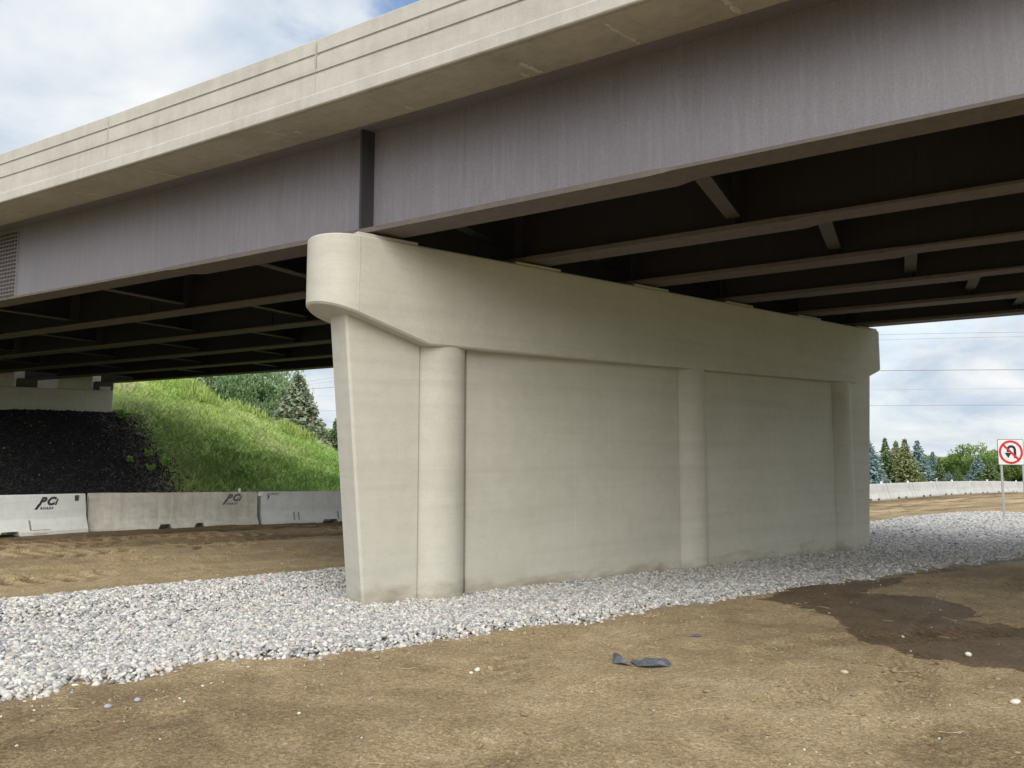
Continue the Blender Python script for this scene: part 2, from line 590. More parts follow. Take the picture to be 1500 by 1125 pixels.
def leaf_mat(name, stops, trans=0.25, rough=0.6, attr='tone', upn=0.0):
    m, t, b = newmat(name)
    at = N(t, 'ShaderNodeAttribute', attribute_name=attr)
    r_ = ramp(t, stops)
    L(t, at.outputs['Fac'], r_.inputs[0])
    L(t, r_.outputs[0], b.inputs['Base Color'])
    b.inputs['Roughness'].default_value = rough
    b.inputs['Specular IOR Level'].default_value = 0.3
    if upn:                                      # blades of a dense sward shade like the sward as a whole
        gm_ = N(t, 'ShaderNodeNewGeometry')
        vm_ = N(t, 'ShaderNodeVectorMath', operation='ADD')
        vm_.inputs[1].default_value = (0, 0, upn)
        L(t, gm_.outputs['Normal'], vm_.inputs[0])
        vn_ = N(t, 'ShaderNodeVectorMath', operation='NORMALIZE')
        L(t, vm_.outputs[0], vn_.inputs[0])
        L(t, vn_.outputs[0], b.inputs['Normal'])
    if trans:
        tr = N(t, 'ShaderNodeBsdfTranslucent')
        L(t, r_.outputs[0], tr.inputs[0])
        mx = N(t, 'ShaderNodeMixShader', inp={0: trans})
        L(t, b.outputs[0], mx.inputs[1])
        L(t, tr.outputs[0], mx.inputs[2])
        L(t, mx.outputs[0], t.nodes['Material Output'].inputs[0])
    return m


M['grass'] = leaf_mat('grass_blades', [(0.0, (0.215, 0.412, 0.074)), (0.35, (0.392, 0.618, 0.137)), (0.6, (0.549, 0.721, 0.210)),
                                       (0.8, (0.686, 0.762, 0.315)), (1.0, (0.746, 0.700, 0.441))], 0.2, upn=2.5)
M['weed'] = leaf_mat('weed_leaves', [(0.0, (0.210, 0.420, 0.075)), (1.0, (0.480, 0.728, 0.195))], 0.3, upn=1.0)
M['goldenrod'] = leaf_mat('tall_weeds', [(0.0, (0.24, 0.42, 0.09)), (0.7, (0.44, 0.60, 0.15)), (1.0, (0.58, 0.64, 0.19))], 0.3, upn=2.0)
M['spruce_blue'] = leaf_mat('needles_blue', [(0.0, (0.085, 0.145, 0.145)), (0.6, (0.204, 0.297, 0.297)), (1.0, (0.374, 0.493, 0.493))], 0.1)
M['spruce_green'] = leaf_mat('needles_green', [(0.0, (0.060, 0.102, 0.048)), (0.6, (0.145, 0.212, 0.085)), (1.0, (0.255, 0.323, 0.145))], 0.1)
M['spruce_olive'] = leaf_mat('needles_olive', [(0.0, (0.093, 0.119, 0.051)), (0.6, (0.221, 0.255, 0.111)), (1.0, (0.357, 0.357, 0.170))], 0.1)
M['spruce_rust'] = leaf_mat('needles_rusty', [(0.0, (0.085, 0.119, 0.076)), (0.6, (0.204, 0.255, 0.170)), (0.88, (0.306, 0.323, 0.221)), (1.0, (0.408, 0.255, 0.153))], 0.1)
M['maple'] = leaf_mat('leaves_silver', [(0.0, (0.12, 0.19, 0.085)), (0.5, (0.25, 0.36, 0.18)), (1.0, (0.48, 0.57, 0.38))], 0.3)
M['leaf'] = leaf_mat('leaves_green', [(0.0, (0.076, 0.145, 0.034)), (0.5, (0.187, 0.289, 0.076)), (1.0, (0.323, 0.425, 0.136))], 0.3)


# ------------------------------------------------------------------ ground
def zg(u):
    return np.interp(u, [-60, -8, 14, 26, 45, 58, 90, 160, 1000], [.2, .2, -.29, -.50, -.72, -1.0, -2.1, -2.5, -2.5])


def barrier_v(u):
    return np.interp(u, [-40, -8, -2, 5, 12, 24, 36, 60, 90], [4, 8.2, 10, 10.5, 10.2, 9.9, 10.25, 11.9, 14.2])


WET = [(4.2, -3.0), (5.5, -2.75), (7.3, -2.95), (7.9, -3.25), (6.9, -3.35), (5.75, -3.5), (6.3, -4.2), (5.9, -4.75), (5.4, -5.0), (5.0, -5.05), (4.9, -5.3),
       (5.1, -5.6), (5.5, -7.0), (3.4, -7.4), (3.0, -6.3), (2.7, -5.5), (2.95, -5.05), (3.4, -4.5), (3.85, -4.15), (4.05, -3.75)]


def poly_sdf(px, py, poly):
    """signed distance, negative inside"""
    d = np.full(px.shape, 1e9)
    ins = np.zeros(px.shape, bool)
    n = len(poly)
    for i in range(n):
        ax, ay = poly[i]
        bx, by = poly[(i + 1) % n]
        ex, ey = bx - ax, by - ay
        wx, wy = px - ax, py - ay
        t = np.clip((wx * ex + wy * ey) / (ex * ex + ey * ey), 0, 1)
        d = np.minimum(d, np.hypot(wx - ex * t, wy - ey * t))
        c = ((ay > py) != (by > py))
        with np.errstate(divide='ignore', invalid='ignore'):
            xx = (bx - ax) * (py - ay) / (by - ay) + ax
        ins ^= c & (px < xx)
    return np.where(ins, -d, d)


GRAVEL = [(-9, -2.2), (-6, -2.35), (-3.57, -2.41), (-3.1, -2.2), (-2.45, -2.27), (-1.7, -2.32), (-0.6, -2.62), (0.15, -2.6), (1.45, -2.63), (2.95, -2.75), (4.7, -2.82),
          (6.6, -2.95), (9.9, -3.08), (13.1, -3.1), (17, -3.15), (22, -3.0), (27, -2.4), (29.6, -0.8), (29.6, 1.4), (29.0, 2.8), (27.2, 3.4), (23.4, 3.5), (19.5, 2.95), (14, 2.7),
          (8, 2.5), (3, 2.3), (1.2, 2.2), (-0.6, 2.05), (-1.7, 1.95), (-3.15, 1.9), (-6, 1.8), (-9, 1.6)]
# tyre tracks: polyline, half width, tread pitch
TRACKS = [
    ([(-0.2, -4.6), (2.6, -4.6), (5.5, -5.9), (9, -8.2)], 0.22, 0.095, 0.012),
    ([(-0.6, -5.9), (1.6, -5.3), (4, -5.7), (8, -7.4)], 0.22, 0.095, 0.013),
    ([(-0.95, -4.85), (-0.5, -4.15), (-0.15, -3.6)], 0.26, 0.085, 0.016),
    ([(0.0, -6.9), (0.6, -6.3), (2.2, -5.6), (4.6, -4.9), (10, -4.2), (22, -4.0)], 0.20, 0.10, 0.015),
    ([(-12, 2.9), (-3, 3.2), (0, 3.1), (4, 3.5), (14, 3.9), (34, 5.6)], 0.46, 0.30, 0.045),
    ([(-12, 4.4), (-3, 4.8), (0, 4.7), (5, 5.0), (15, 5.3), (40, 7.0)], 0.48, 0.32, 0.05),
    ([(-12, 5.4), (-3, 5.9), (1, 6.3), (6, 6.6), (16, 6.2), (40, 7.8)], 0.48, 0.32, 0.05),
    ([(-12, 7.1), (-3, 7.7), (1, 8.0), (6, 8.1), (16, 7.7), (45, 8.6)], 0.50, 0.32, 0.06),
    ([(-12, 6.2), (-3, 7.0), (1, 7.1), (6, 7.0), (16, 7.0), (45, 8.2)], 0.24, 0.24, 0.04),
]


def track_field(X, Y):
    H = np.zeros(X.shape)
    T = np.zeros(X.shape)
    for pts, hw, pitch, amp in TRACKS:
        best = np.full(X.shape, 1e9)
        sgn = np.zeros(X.shape)
        arc = np.zeros(X.shape)
        acc = 0.0
        for (ax, ay), (bx, by) in zip(pts[:-1], pts[1:]):
            ex, ey = bx - ax, by - ay
            ln = math.hypot(ex, ey)
            wx, wy = X - ax, Y - ay
            t = np.clip((wx * ex + wy * ey) / (ln * ln), 0, 1)
            dx, dy = wx - ex * t, wy - ey * t
            d = np.hypot(dx, dy)
            mk = d < best
            best = np.where(mk, d, best)
            sgn = np.where(mk, np.sign(ex * dy - ey * dx) * d, sgn)
            arc = np.where(mk, acc + t * ln, arc)
            acc += ln
        m_ = np.clip((hw - best) / 0.04, 0, 1)
        br = np.clip(fbm(X, Y, 1.1, int(hw * 1000) + len(pts) + int(amp * 1e5), 3) * 3.0 + 0.55, 0, 1)
        ph = (arc + 0.6 * np.abs(sgn)) / pitch
        tr = np.clip(np.sin(2 * math.pi * ph) * 2.5, -1, 1)
        centre = np.clip(1 - best / 0.03, 0, 1)
        H += m_ * br * (tr * amp * 0.5 - amp * 0.9 - centre * amp * 0.3)
        # pushed-up shoulders
        H += np.exp(-((best - hw - 0.05) / 0.05) ** 2) * amp * 0.8 * br
        T += m_ * br * (0.075 * tr - 0.02) * (0.8 if amp < 0.02 else 2.0)
    return H, T


def ground_h(X, Y, tracks=True):
    near = np.clip(1 - np.abs(Y - 0) / 60, 0, 1)
    H = zg(X) + near * (0.035 * fbm(X, Y, 3.2, 11, 3) + 0.040 * fbm(X, Y, 0.55, 21, 4))
    T = np.zeros(X.shape)
    if tracks:
        h2, T = track_field(X, Y)
        H = H + h2
        H = H + 0.020 * np.clip(fbm(X, Y, 0.19, 31, 2), -1, 1) * np.clip(fbm(X, Y, 1.7, 41, 2) * 3 + 0.4, 0, 1)
    H = H - 0.24 * np.clip((-poly_sdf(X, Y, GRAVEL) - 0.12) / 0.5, 0, 1)
    # long shallow ruts in the road beyond the pier
    rut = np.exp(-((Y - 6.2) / 4.2) ** 4)
    H = H + rut * 0.035 * np.sin(Y * 3.3 + 1.5 * fbm(X, Y, 9, 51, 2)) * (0.6 + fbm(X, Y, 6, 61, 2))
    return H, T


def axis(lo, hi, step, far, grow=1.055):
    a = list(np.arange(lo, hi, step))
    s_ = step
    x = lo
    left = []
    while x > -far:
        s_ *= grow
        x -= s_
        left.append(x)
    s_ = step
    x = a[-1]
    right = []
    while x < far:
        s_ *= grow
        x += s_
        right.append(x)
    return np.array(left[::-1] + a + right)


gx = axis(-5.5, 9.0, 0.048, 1300)
gy = axis(-8.0, 9.0, 0.052, 1300)
GX, GY = np.meshgrid(gx, gy, indexing='ij')
GH, GT = ground_h(GX, GY)
nx, ny = GX.shape
idx = np.arange(nx * ny).reshape(nx, ny)
F = np.stack([idx[:-1, :-1], idx[1:, :-1], idx[1:, 1:], idx[:-1, 1:]], -1).reshape(-1, 4)
wet = np.clip(0.5 - poly_sdf(GX, GY, WET) * 1.1, 0, 1)
# a second soaked strip beside the gravel and a damp patch in the near corner
wet = np.maximum(wet, np.clip(0.5 - poly_sdf(GX, GY, [(7.6, -3.1), (16, -3.05), (24, -3.0), (24, -3.3), (14, -3.3), (9, -3.3)]) * 1.0, 0, 0.56))
wet = np.maximum(wet, np.clip(0.55 - np.abs(GY - barrier_v(GX) + 1.0) * 0.22, 0, 0.50))
gmask = np.clip((GY - barrier_v(GX) - 0.3) / 0.5, 0, 1)
gmask = np.maximum(gmask, np.clip((np.hypot(GX, GY) - 75) / 10, 0, 1))
gmask = np.maximum(gmask, np.clip((-GY - 40) / 5, 0, 1))
tone = GT - 0.01 + 0.10 * np.clip(fbm(GX, GY, 2.4, 71, 4), -0.5, 0.5) + (0.26 * fbm(GX * 0.2, GY, 0.8, 75, 4) - 0.085) * (GY > 1.5) + 0.10 * fbm(GX, GY, 0.30, 78, 3) * (GY < 1.5)
tone -= 0.11 * np.clip((-0.6 - GX) / 2.2, 0, 1) * np.clip((-2.2 - GY) / 0.5, 0, 1)
tone += 0.03 * np.exp(-(np.hypot(GX - 1.3, (GY + 4.9)) / 2.0) ** 2)
tone -= 0.13 * np.exp(-(np.hypot((GX - 0.75) * 0.8, (GY + 6.7) * 1.4) / 0.55) ** 4)
tone -= 0.10 * np.exp(-((GY - barrier_v(GX) + 1.2) / 1.5) ** 2)
tone += 0.05 * np.exp(-((GY - 3.4) / 1.6) ** 2) * np.clip((3 - GX) / 6, 0, 1)
V = np.stack([GX, GY, GH], -1).reshape(-1, 3)
g = npm('ground', V, F, M['dirt'], None, True, {'wet': wet.ravel(), 'grass': gmask.ravel(), 'tone': tone.ravel()})
tag(g, 'packed brown dirt ground with tyre tracks and a dark wet patch', 'ground', kind='structure')

# ------------------------------------------------------------------ gravel island



def gravel_h(X, Y):
    d = -poly_sdf(X, Y, GRAVEL) + 0.10 * fbm(X, Y, 0.7, 81, 3)
    e = np.clip(d / 0.28, 0, 1)
    h = zg(X) - 0.03 + 0.055 * e * (2 - e) + 0.03 * fbm(X, Y, 1.3, 91, 3) * e
    h -= 0.12 * np.clip((2.3 - np.abs(Y)) / 1.5, 0, 1) * e * np.clip((15 - X) / 3, 0, 1)
    h += 0.05 * np.exp(-((Y - 1.3) / 0.6) ** 2) * np.clip((1 - X) / 2, 0, 1) * e
    return h, d


bx_ = np.arange(-9.2, 30.2, 0.16)
by_ = np.arange(-3.5, 3.9, 0.16)
BX, BY = np.meshgrid(bx_, by_, indexing='ij')
BH, BD = gravel_h(BX, BY)
BH = np.where(BD < 0.02, zg(BX) - 0.12, BH - 0.015)
nx, ny = BX.shape
idx = np.arange(nx * ny).reshape(nx, ny)
F = np.stack([idx[:-1, :-1], idx[1:, :-1], idx[1:, 1:], idx[:-1, 1:]], -1).reshape(-1, 4)
keep = (BD.reshape(-1)[F] > -0.15).any(1)
gb = npm('gravel_bed', np.stack([BX, BY, BH], -1).reshape(-1, 3), F[keep], M['bed'], None, True)
tag(gb, 'grey gritty bed under the river pebbles around the pier', 'gravel bed', kind='structure')


def scatter_object(name, P, S, ROT, mat, subdiv=2, lump=0.25, smooth=True):
    """points with per-point scale / rotation, instanced by geometry nodes"""
    me = bpy.data.meshes.new(name)
    me.vertices.add(len(P))
    me.vertices.foreach_set('co', np.asarray(P, np.float32).ravel())
    for an, arr in (('scl', S), ('rot', ROT)):
        a = me.attributes.new(an, 'FLOAT_VECTOR', 'POINT')
        a.data.foreach_set('vector', np.asarray(arr, np.float32).ravel())
    me.update()
    o = bpy.data.objects.new(name, me)
    me.materials.append(mat)
    COL.objects.link(o)
    ng = bpy.data.node_groups.new(name + '_scatter', 'GeometryNodeTree')
    ng.interface.new_socket('Geometry', in_out='INPUT', socket_type='NodeSocketGeometry')
    ng.interface.new_socket('Geometry', in_out='OUTPUT', socket_type='NodeSocketGeometry')
    gi = ng.nodes.new('NodeGroupInput')
    go = ng.nodes.new('NodeGroupOutput')
    ico = ng.nodes.new('GeometryNodeMeshIcoSphere')
    ico.inputs['Radius'].default_value = 0.5
    ico.inputs['Subdivisions'].default_value = subdiv
    sp = ng.nodes.new('GeometryNodeSetPosition')
    nz = ng.nodes.new('ShaderNodeTexNoise')
    nz.inputs['Scale'].default_value = 1.6
    nz.inputs['Detail'].default_value = 1.0
    vm = ng.nodes.new('ShaderNodeVectorMath')
    vm.operation = 'SUBTRACT'
    vm.inputs[1].default_value = (0.5, 0.5, 0.5)
    vm2 = ng.nodes.new('ShaderNodeVectorMath')
    vm2.operation = 'SCALE'
    vm2.inputs['Scale'].default_value = lump * 2
    ng.links.new(nz.outputs['Color'], vm.inputs[0])
    ng.links.new(vm.outputs[0], vm2.inputs[0])
    ng.links.new(ico.outputs[0], sp.inputs['Geometry'])
    ng.links.new(vm2.outputs[0], sp.inputs['Offset'])
    ss = ng.nodes.new('GeometryNodeSetShadeSmooth')
    ss.inputs['Shade Smooth'].default_value = smooth
    sm = ng.nodes.new('GeometryNodeSetMaterial')
    sm.inputs['Material'].default_value = mat
    ng.links.new(sp.outputs[0], ss.inputs['Geometry'])
    ng.links.new(ss.outputs[0], sm.inputs['Geometry'])
    iop = ng.nodes.new('GeometryNodeInstanceOnPoints')
    na = ng.nodes.new('GeometryNodeInputNamedAttribute')
    na.data_type = 'FLOAT_VECTOR'
    na.inputs[0].default_value = 'scl'
    nb = ng.nodes.new('GeometryNodeInputNamedAttribute')
    nb.data_type = 'FLOAT_VECTOR'
    nb.inputs[0].default_value = 'rot'
    mv = ng.nodes.new('GeometryNodeMeshToPoints')
    ng.links.new(gi.outputs[0], mv.inputs[0])
    ng.links.new(mv.outputs[0], iop.inputs['Points'])
    ng.links.new(sm.outputs[0], iop.inputs['Instance'])
    ng.links.new(na.outputs[0], iop.inputs['Scale'])
    ng.links.new(nb.outputs[0], iop.inputs['Rotation'])
    ng.links.new(iop.outputs[0], go.inputs[0])
    md = o.modifiers.new('scatter', 'NODES')
    md.node_group = ng
    return o


def gravel_points():
    X, Y, SZ = [], [], []
    for (u0, u1, dens, size) in ((-6.0, 2.0, 1900, 0.0345), (2.0, 7.0, 1550, 0.037), (7.0, 15.0, 950, 0.045), (15.0, 30.0, 480, 0.064)):
        n_ = int((u1 - u0) * 7.2 * dens)
        X.append(rng.uniform(u0, u1, n_))
        Y.append(rng.uniform(-3.4, 3.8, n_))
        SZ.append(np.full(n_, size))
    X, Y, SZ = map(np.concatenate, (X, Y, SZ))
    h, d = gravel_h(X, Y)
    k = d > rng.normal(0.0, 0.05, len(d))
    # keep out of the concrete, and thin out what only the pier hides
    k &= ~((np.abs(Y) < 0.19) & (X > 0.35) & (X < 12.8))
    k &= ~((Y > 0.6) & (X > 3.0) & (X < 15.0) & (rng.random(len(X)) < 0.75))
    X, Y, SZ, h = X[k], Y[k], SZ[k], h[k]
    n_ = len(X)
    s = SZ * np.clip(rng.lognormal(0, 0.30, n_), 0.5, 1.9)
    S = np.stack([s * rng.uniform(0.85, 1.35, n_), s * rng.uniform(0.75, 1.1, n_), s * rng.uniform(0.5, 0.85, n_)], 1)
    ROT = np.stack([rng.normal(0, 0.45, n_), rng.normal(0, 0.45, n_), rng.uniform(0, 6.28, n_)], 1)
    Z = h + rng.uniform(-0.010, 0.022, n_)
    return np.stack([X, Y, Z], 1), S, ROT


P, S, RO = gravel_points()
pb = scatter_object('river_pebbles', P, S, RO, M['pebble'], 2, 0.22)
tag(pb, 'pale rounded river pebbles covering the island around the pier', 'gravel', kind='stuff')

# ------------------------------------------------------------------ bridge geometry numbers
W_, LP, H_, HB, HE, K1, SL = 0.4284, 13.1367, 4.3265, 3.0679, 3.3738, 1.0132, 0.0158
CC, CR, WW = 1.3658, 0.4064, 0.2146
G0, GS, SK, KAP, HG, GR, ZC = 0.2511, 2.4745, -0.3754, -0.0027, 4.4204, -0.0082, -0.0001
UP, ZT, Z1, Z2, Z3, ZFB, HS = -0.8232, 6.5408, 6.3436, 6.1203, 5.8747, 5.7128, 5.7751


def path(uc, du, t, z):
    return (uc + du + SK * t + KAP * t * t, t, z + GR * t + ZC * t * t + SL * uc)


def sweep(uc, prof, ts, closed=True, caps=True, zlocal=True):
    """profile [(du,z)] swept along the bridge line; zlocal False: cross slope follows du"""
    V, F = [], []
    n = len(prof)
    for t in ts:
        for (du, z) in prof:
            V.append(path(uc, du, t, z + (0 if zlocal else SL * du)))
    for i in range(len(ts) - 1):
        for k in range(n if closed else n - 1):
            a, b = i * n + k, i * n + (k + 1) % n
            F.append((a, b, b + n, a + n))
    if caps and closed:
        F.append(tuple(range(n)))
        F.append(tuple((len(ts) - 1) * n + k for k in range(n))[::-1])
    return V, F


TA, TB = -30.0, 24.0
tl = list(np.arange(TA, TB + 0.01, 0.6))
bridge = empty('road_bridge', (0, 0, 0))
tag(bridge, 'road bridge deck with pale concrete parapet on dark rusty steel girders', 'bridge')
UF = G0 + 5 * GS + 1.07
# slab
prof = [(UP + 0.012, ZFB), (UP, ZFB + 0.012), (UP, Z3 - 0.02), (UP + 0.02, Z3), (UF - 0.02, Z3), (UF, Z3 - 0.02), (UF, ZFB), (UF - 0.02, ZFB - 0.01),
        (UF - 0.87, HS), (G0 - 0.20, HS), (UP + 0.075, ZFB + 0.004), (UP + 0.073, ZFB + 0.016), (UP + 0.060, ZFB + 0.016), (UP + 0.058, ZFB + 0.003)]
V, F = sweep(0, prof, tl, zlocal=False)
slab = pym('deck_slab', V, F, M['slab'], bridge)
slab.data.materials.append(M['parapet'])
for f in slab.data.polygons:
    if abs(f.normal.x) > 0.6:
        f.material_index = 1
# fascia strip is the clean outer face of the slab
# white streaks on the soffit
def streak(t, a, b, wd, seed):
    r_ = random.Random(seed)
    V, F = [], []
    n = 14
    for i in range(n + 1):
        f = a + (b - a) * i / n
        u = UP + 0.14 + f * (G0 - 0.2 - UP - 0.16)
        z = ZFB + (HS - ZFB) * ((u - UP) / (G0 - 0.2 - UP)) - 0.003
        ww = wd * r_.uniform(0.25, 1.2) * (0.3 if i in (0, n) else 1)
        tt = t + r_.uniform(-0.012, 0.012) + 0.10 * f
        V.append(path(0, u, tt - ww, z + SL * u))
        V.append(path(0, u, tt + ww, z + SL * u))
        if i:
            F.append((2 * i - 2, 2 * i - 1, 2 * i + 1, 2 * i))
    return V, F


for k, (t, a, b, wd) in enumerate([(6.3, .35, .98, .010), (5.15, .3, .75, .006), (4.5, .25, 1, .010), (3.55, .5, .8, .006), (2.9, .2, .98, .012), (1.9, .3, .7, .007), (1.55, .6, .95, .01),
                                   (0.55, .1, .55, .011), (0.35, .45, .6, .02), (-1.1, .75, .95, .02), (-2.7, .45, .98, .018), (-2.55, .8, .99, .012), (-3.75, .1, .99, .014), (-4.7, .2, .98, .018),
                                   (-5.3, .3, .9, .012)]):
    V, F = streak(t, a, b, wd * 1.6, k)
    pym('efflorescence_streak', V, F, M['efflo'], slab, fix=False)

# parapet panels between open joints
PF = UP + 0.018
def groove(z, d=0.018, h=0.013):
    return [(PF, z - h - 0.004), (PF + d, z - h), (PF + d, z + h), (PF, z + h + 0.004)]


ZM = Z2 + 0.045
lower = [(PF, Z3 - 0.002)] + groove(Z2) + [(PF, ZM), (PF + 0.30, ZM), (PF + 0.36, Z3 - 0.002)]
upper = [(PF, ZM + 0.0005)] + groove(Z1) + [(PF, ZT - 0.018), (PF + 0.018, ZT), (PF + 0.22, ZT), (PF + 0.24, ZT - 0.02), (PF + 0.30, ZM + 0.0005)]
tj = [3.25 + 3.71 * k for k in range(-9, 7)]
for a, b in zip(tj[:-1], tj[1:]):
    a2, b2 = max(a, TA), min(b, TB)
    ts = list(np.linspace(a2 + 0.022, b2 - 0.022, 7))
    ts2 = list(np.linspace(a2 + 0.005, b2 - 0.005, 7))
    V1, F1 = sweep(0, upper, ts, zlocal=False)
    V2, F2 = sweep(0, lower, ts2, zlocal=False)
    V, F = join([(V1, F1), (V2, F2)])
    pym('parapet_panel', V, F, M['parapet'], bridge)
core = [(PF + 0.10, Z3 - 0.003), (PF + 0.10, ZT - 0.06), (PF + 0.20, ZT - 0.06), (PF + 0.22, Z3 - 0.003)]
V, F = sweep(0, core, tl, zlocal=False)
pym('parapet_core', V, F, M['joint'], bridge)
far = [(UF - 0.02, Z3 - 0.004), (UF - 0.02, ZT), (UF - 0.24, ZT), (UF - 0.36, Z3 - 0.004)]
V, F = sweep(0, far, tl, zlocal=False)
pym('parapet', V, F, M['parapet'], bridge)

# girders
def plate(uc, du0, du1, t0, t1, z0, z1):
    V = []
    for z in (z0, z1):
        for (du, t) in ((du0, t0), (du1, t0), (du1, t1), (du0, t1)):
            V.append(path(uc, du, t, z))
    return V, [(0, 3, 2, 1), (4, 5, 6, 7), (0, 1, 5, 4), (1, 2, 6, 5), (2, 3, 7, 6), (3, 0, 4, 7)]


TW = 3.25
cross_t = [-25.8, -22.7, -19.6, -16.5, -13.3, -10.2, -7.1, -3.9, -0.75, 2.4, 5.75, 8.95, 12.1, 15.2, 18.3, 21.4]
for i in range(6):
    uc = G0 + i * GS
    zt_ = HS
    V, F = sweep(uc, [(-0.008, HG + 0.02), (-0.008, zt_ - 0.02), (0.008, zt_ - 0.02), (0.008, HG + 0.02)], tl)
    gd = pym('girder', V, F, M['steel_shaded'], bridge)
    if i == 0:                                   # outer face of the fascia girder gets the copy without painted shade
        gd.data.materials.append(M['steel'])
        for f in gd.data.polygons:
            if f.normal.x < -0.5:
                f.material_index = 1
    V, F = sweep(uc, [(-0.20, zt_ - 0.032), (0.20, zt_ - 0.032), (0.20, zt_ + 0.012), (-0.20, zt_ + 0.012)], tl)
    pym('top_flange', V, F, M['steel'] if i == 0 else M['steel_shaded'], gd)
    ts = [t for t in tl if t < -3.95] + [-3.95, -3.72] + [t for t in tl if -3.6 < t < 3.0] + [3.05, 3.28] + [t for t in tl if t > 3.4]
    V, F = [], []
    for t in ts:
        near = -3.8 < t < 3.2
        hw = 0.225 if near else 0.188
        zb = HG - 0.026 if near else HG
        for (du, z) in ((-hw, zb), (-hw, HG + 0.034), (hw, HG + 0.034), (hw, zb)):
            V.append(path(uc, du, t, z))
    for k in range(len(ts) - 1):
        for q in range(4):
            a, b = k * 4 + q, k * 4 + (q + 1) % 4
            F.append((a, b, b + 4, a + 4))
    F += [(0, 1, 2, 3), tuple(len(V) - 4 + q for q in (3, 2, 1, 0))]
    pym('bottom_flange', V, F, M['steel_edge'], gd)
    # bearing stiffeners over the pier
    for sd_ in (-1, 1):
        for tt in (-0.17,):
            lo, hi = sorted((sd_ * 0.0075, sd_ * 0.185))
            V, F = plate(uc, lo, hi, tt - 0.014, tt + 0.014, HG + 0.03, zt_ - 0.028)
            pym('bearing_stiffener', V, F, M['steel_shaded'], gd)  # dark copy on the outer plate too, shade put into its colour
    for ct in cross_t:
        if abs(ct + .75) < .1:
            continue
        for sd_ in (-1, 1):
            if (i == 0 and sd_ < 0) or (i == 5 and sd_ > 0):
                continue
            tt = ct if sd_ > 0 else ct + 0.80
            lo, hi = sorted((sd_ * 0.0075, sd_ * 0.17))
            V, F = plate(uc, lo, hi, tt - 0.008, tt + 0.008, HG + 0.03, zt_ - 0.028)
            pym('stiffener', V, F, M['steel_shaded'], gd)
    # bolted web splice
    sp_ = []
    for t0 in (7.22,) if i == 0 else (7.6,):
        sp_ = [plate(uc, -0.026, -0.0085, t0, t0 + 0.75, HG + 0.07, zt_ - 0.09)]
        V, F = join(sp_)
        sp_o = pym('splice_plate', V, F, M['plate'] if i == 0 else M['steel_shaded'], gd)
        if i == 0:
            bl = []
            for a in range(9):
                for b in range(17):
                    t = t0 + 0.045 + a * 0.082
                    z = HG + 0.115 + b * (zt_ - 0.13 - HG - 0.115) / 16
                    bl.append(plate(uc, -0.052, -0.0255, t - 0.018, t + 0.018, z - 0.018, z + 0.018))
            V, F = join(bl)
            bo = pym('splice_bolts', V, F, M['bolt'], gd)
            bo['kind'] = 'stuff'

# diaphragms between girders: deep plate with a flat bottom flange
for i in range(5):
    u0, u1 = G0 + i * GS, G0 + (i + 1) * GS
    for ct in cross_t:
        a = Vector(path(u0, 0.17, ct, 0))
        b = Vector(path(u1, -0.17, ct + 0.80, 0))
        d = (b - a)
        d.z = 0
        d.normalize()
        nrm = Vector((-d.y, d.x, 0))
        def slabvf(h0, h1, half):
            V = []
            for z in (h0, h1):
                for (p, s_) in ((a, -1), (b, -1), (b, 1), (a, 1)):
                    V.append(Vector((p.x, p.y, p.z + z)) + nrm * half * s_)
            return V, [(0, 3, 2, 1), (4, 5, 6, 7), (0, 1, 5, 4), (1, 2, 6, 5), (2, 3, 7, 6), (3, 0, 4, 7)]
        z0 = HG + 0.13
        if abs(ct + .75) < .1:
            z0 = HG + 0.25
        V, F = join([slabvf(z0 + 0.019, z0 + 0.95, 0.008), slabvf(z0 + 0.949, z0 + 0.97, 0.085)])
        dp = pym('diaphragm', V, F, M['steel_shaded'], bridge)
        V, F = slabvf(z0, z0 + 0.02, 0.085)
        pym('bottom_flange', V, F, M['steel_shaded'] if abs(ct + .75) < .1 else M['strut'], dp)

# ------------------------------------------------------------------ pier
pier = empty('bridge_pier', (6.5, 0, -0.3))
tag(pier, 'beige concrete wall pier with round ended cap and three half round columns', 'pier')
def loc(V):
    return [(v[0] - 6.5, v[1], v[2] + 0.3) for v in V]


def cap_mesh():
    c = 0.022
    n = 18
    sta = []                                   # (centre u, direction) outer / inner station pairs
    for k in range(n + 1):
        q = math.pi / 2 * k / n
        sta.append((-W_ * math.cos(q), W_ * math.sin(q), -(W_ - c) * math.cos(q), (W_ - c) * math.sin(q)))
    for u in list(np.linspace(0.12, K1 - 0.1, 8)) + [K1] + list(np.linspace(K1 + 0.3, LP - K1 - 0.3, 24)) + [LP - K1] + list(np.linspace(LP - K1 + 0.1, LP - 0.12, 8)):
        sta.append((u, W_, u, W_ - c))
    for k in range(n + 1):
        q = math.pi / 2 * k / n
        sta.append((LP + W_ * math.sin(q), W_ * math.cos(q), LP + (W_ - c) * math.sin(q), (W_ - c) * math.cos(q)))
    m_ = (HE - HB) / K1
    zt_ = lambda u: H_ + SL * u
    zb_ = lambda u: HB + SL * u + (max(0, K1 - u) * m_ if u < LP / 2 else max(0, u - (LP - K1)) * m_)
    V, F = [], []
    for (uo, ho, ui, hi) in sta:
        V += [(ui, -hi, zb_(ui)), (uo, -ho, zb_(uo) + c), (uo, -ho, zt_(uo) - c), (ui, -hi, zt_(ui)), (ui, hi, zt_(ui)), (uo, ho, zt_(uo) - c), (uo, ho, zb_(uo) + c), (ui, hi, zb_(ui))]
    for i in range(len(sta) - 1):
        for k in range(8):
            a, b = i * 8 + k, i * 8 + (k + 1) % 8
            F.append((a, b, b + 8, a + 8))
    return V, F


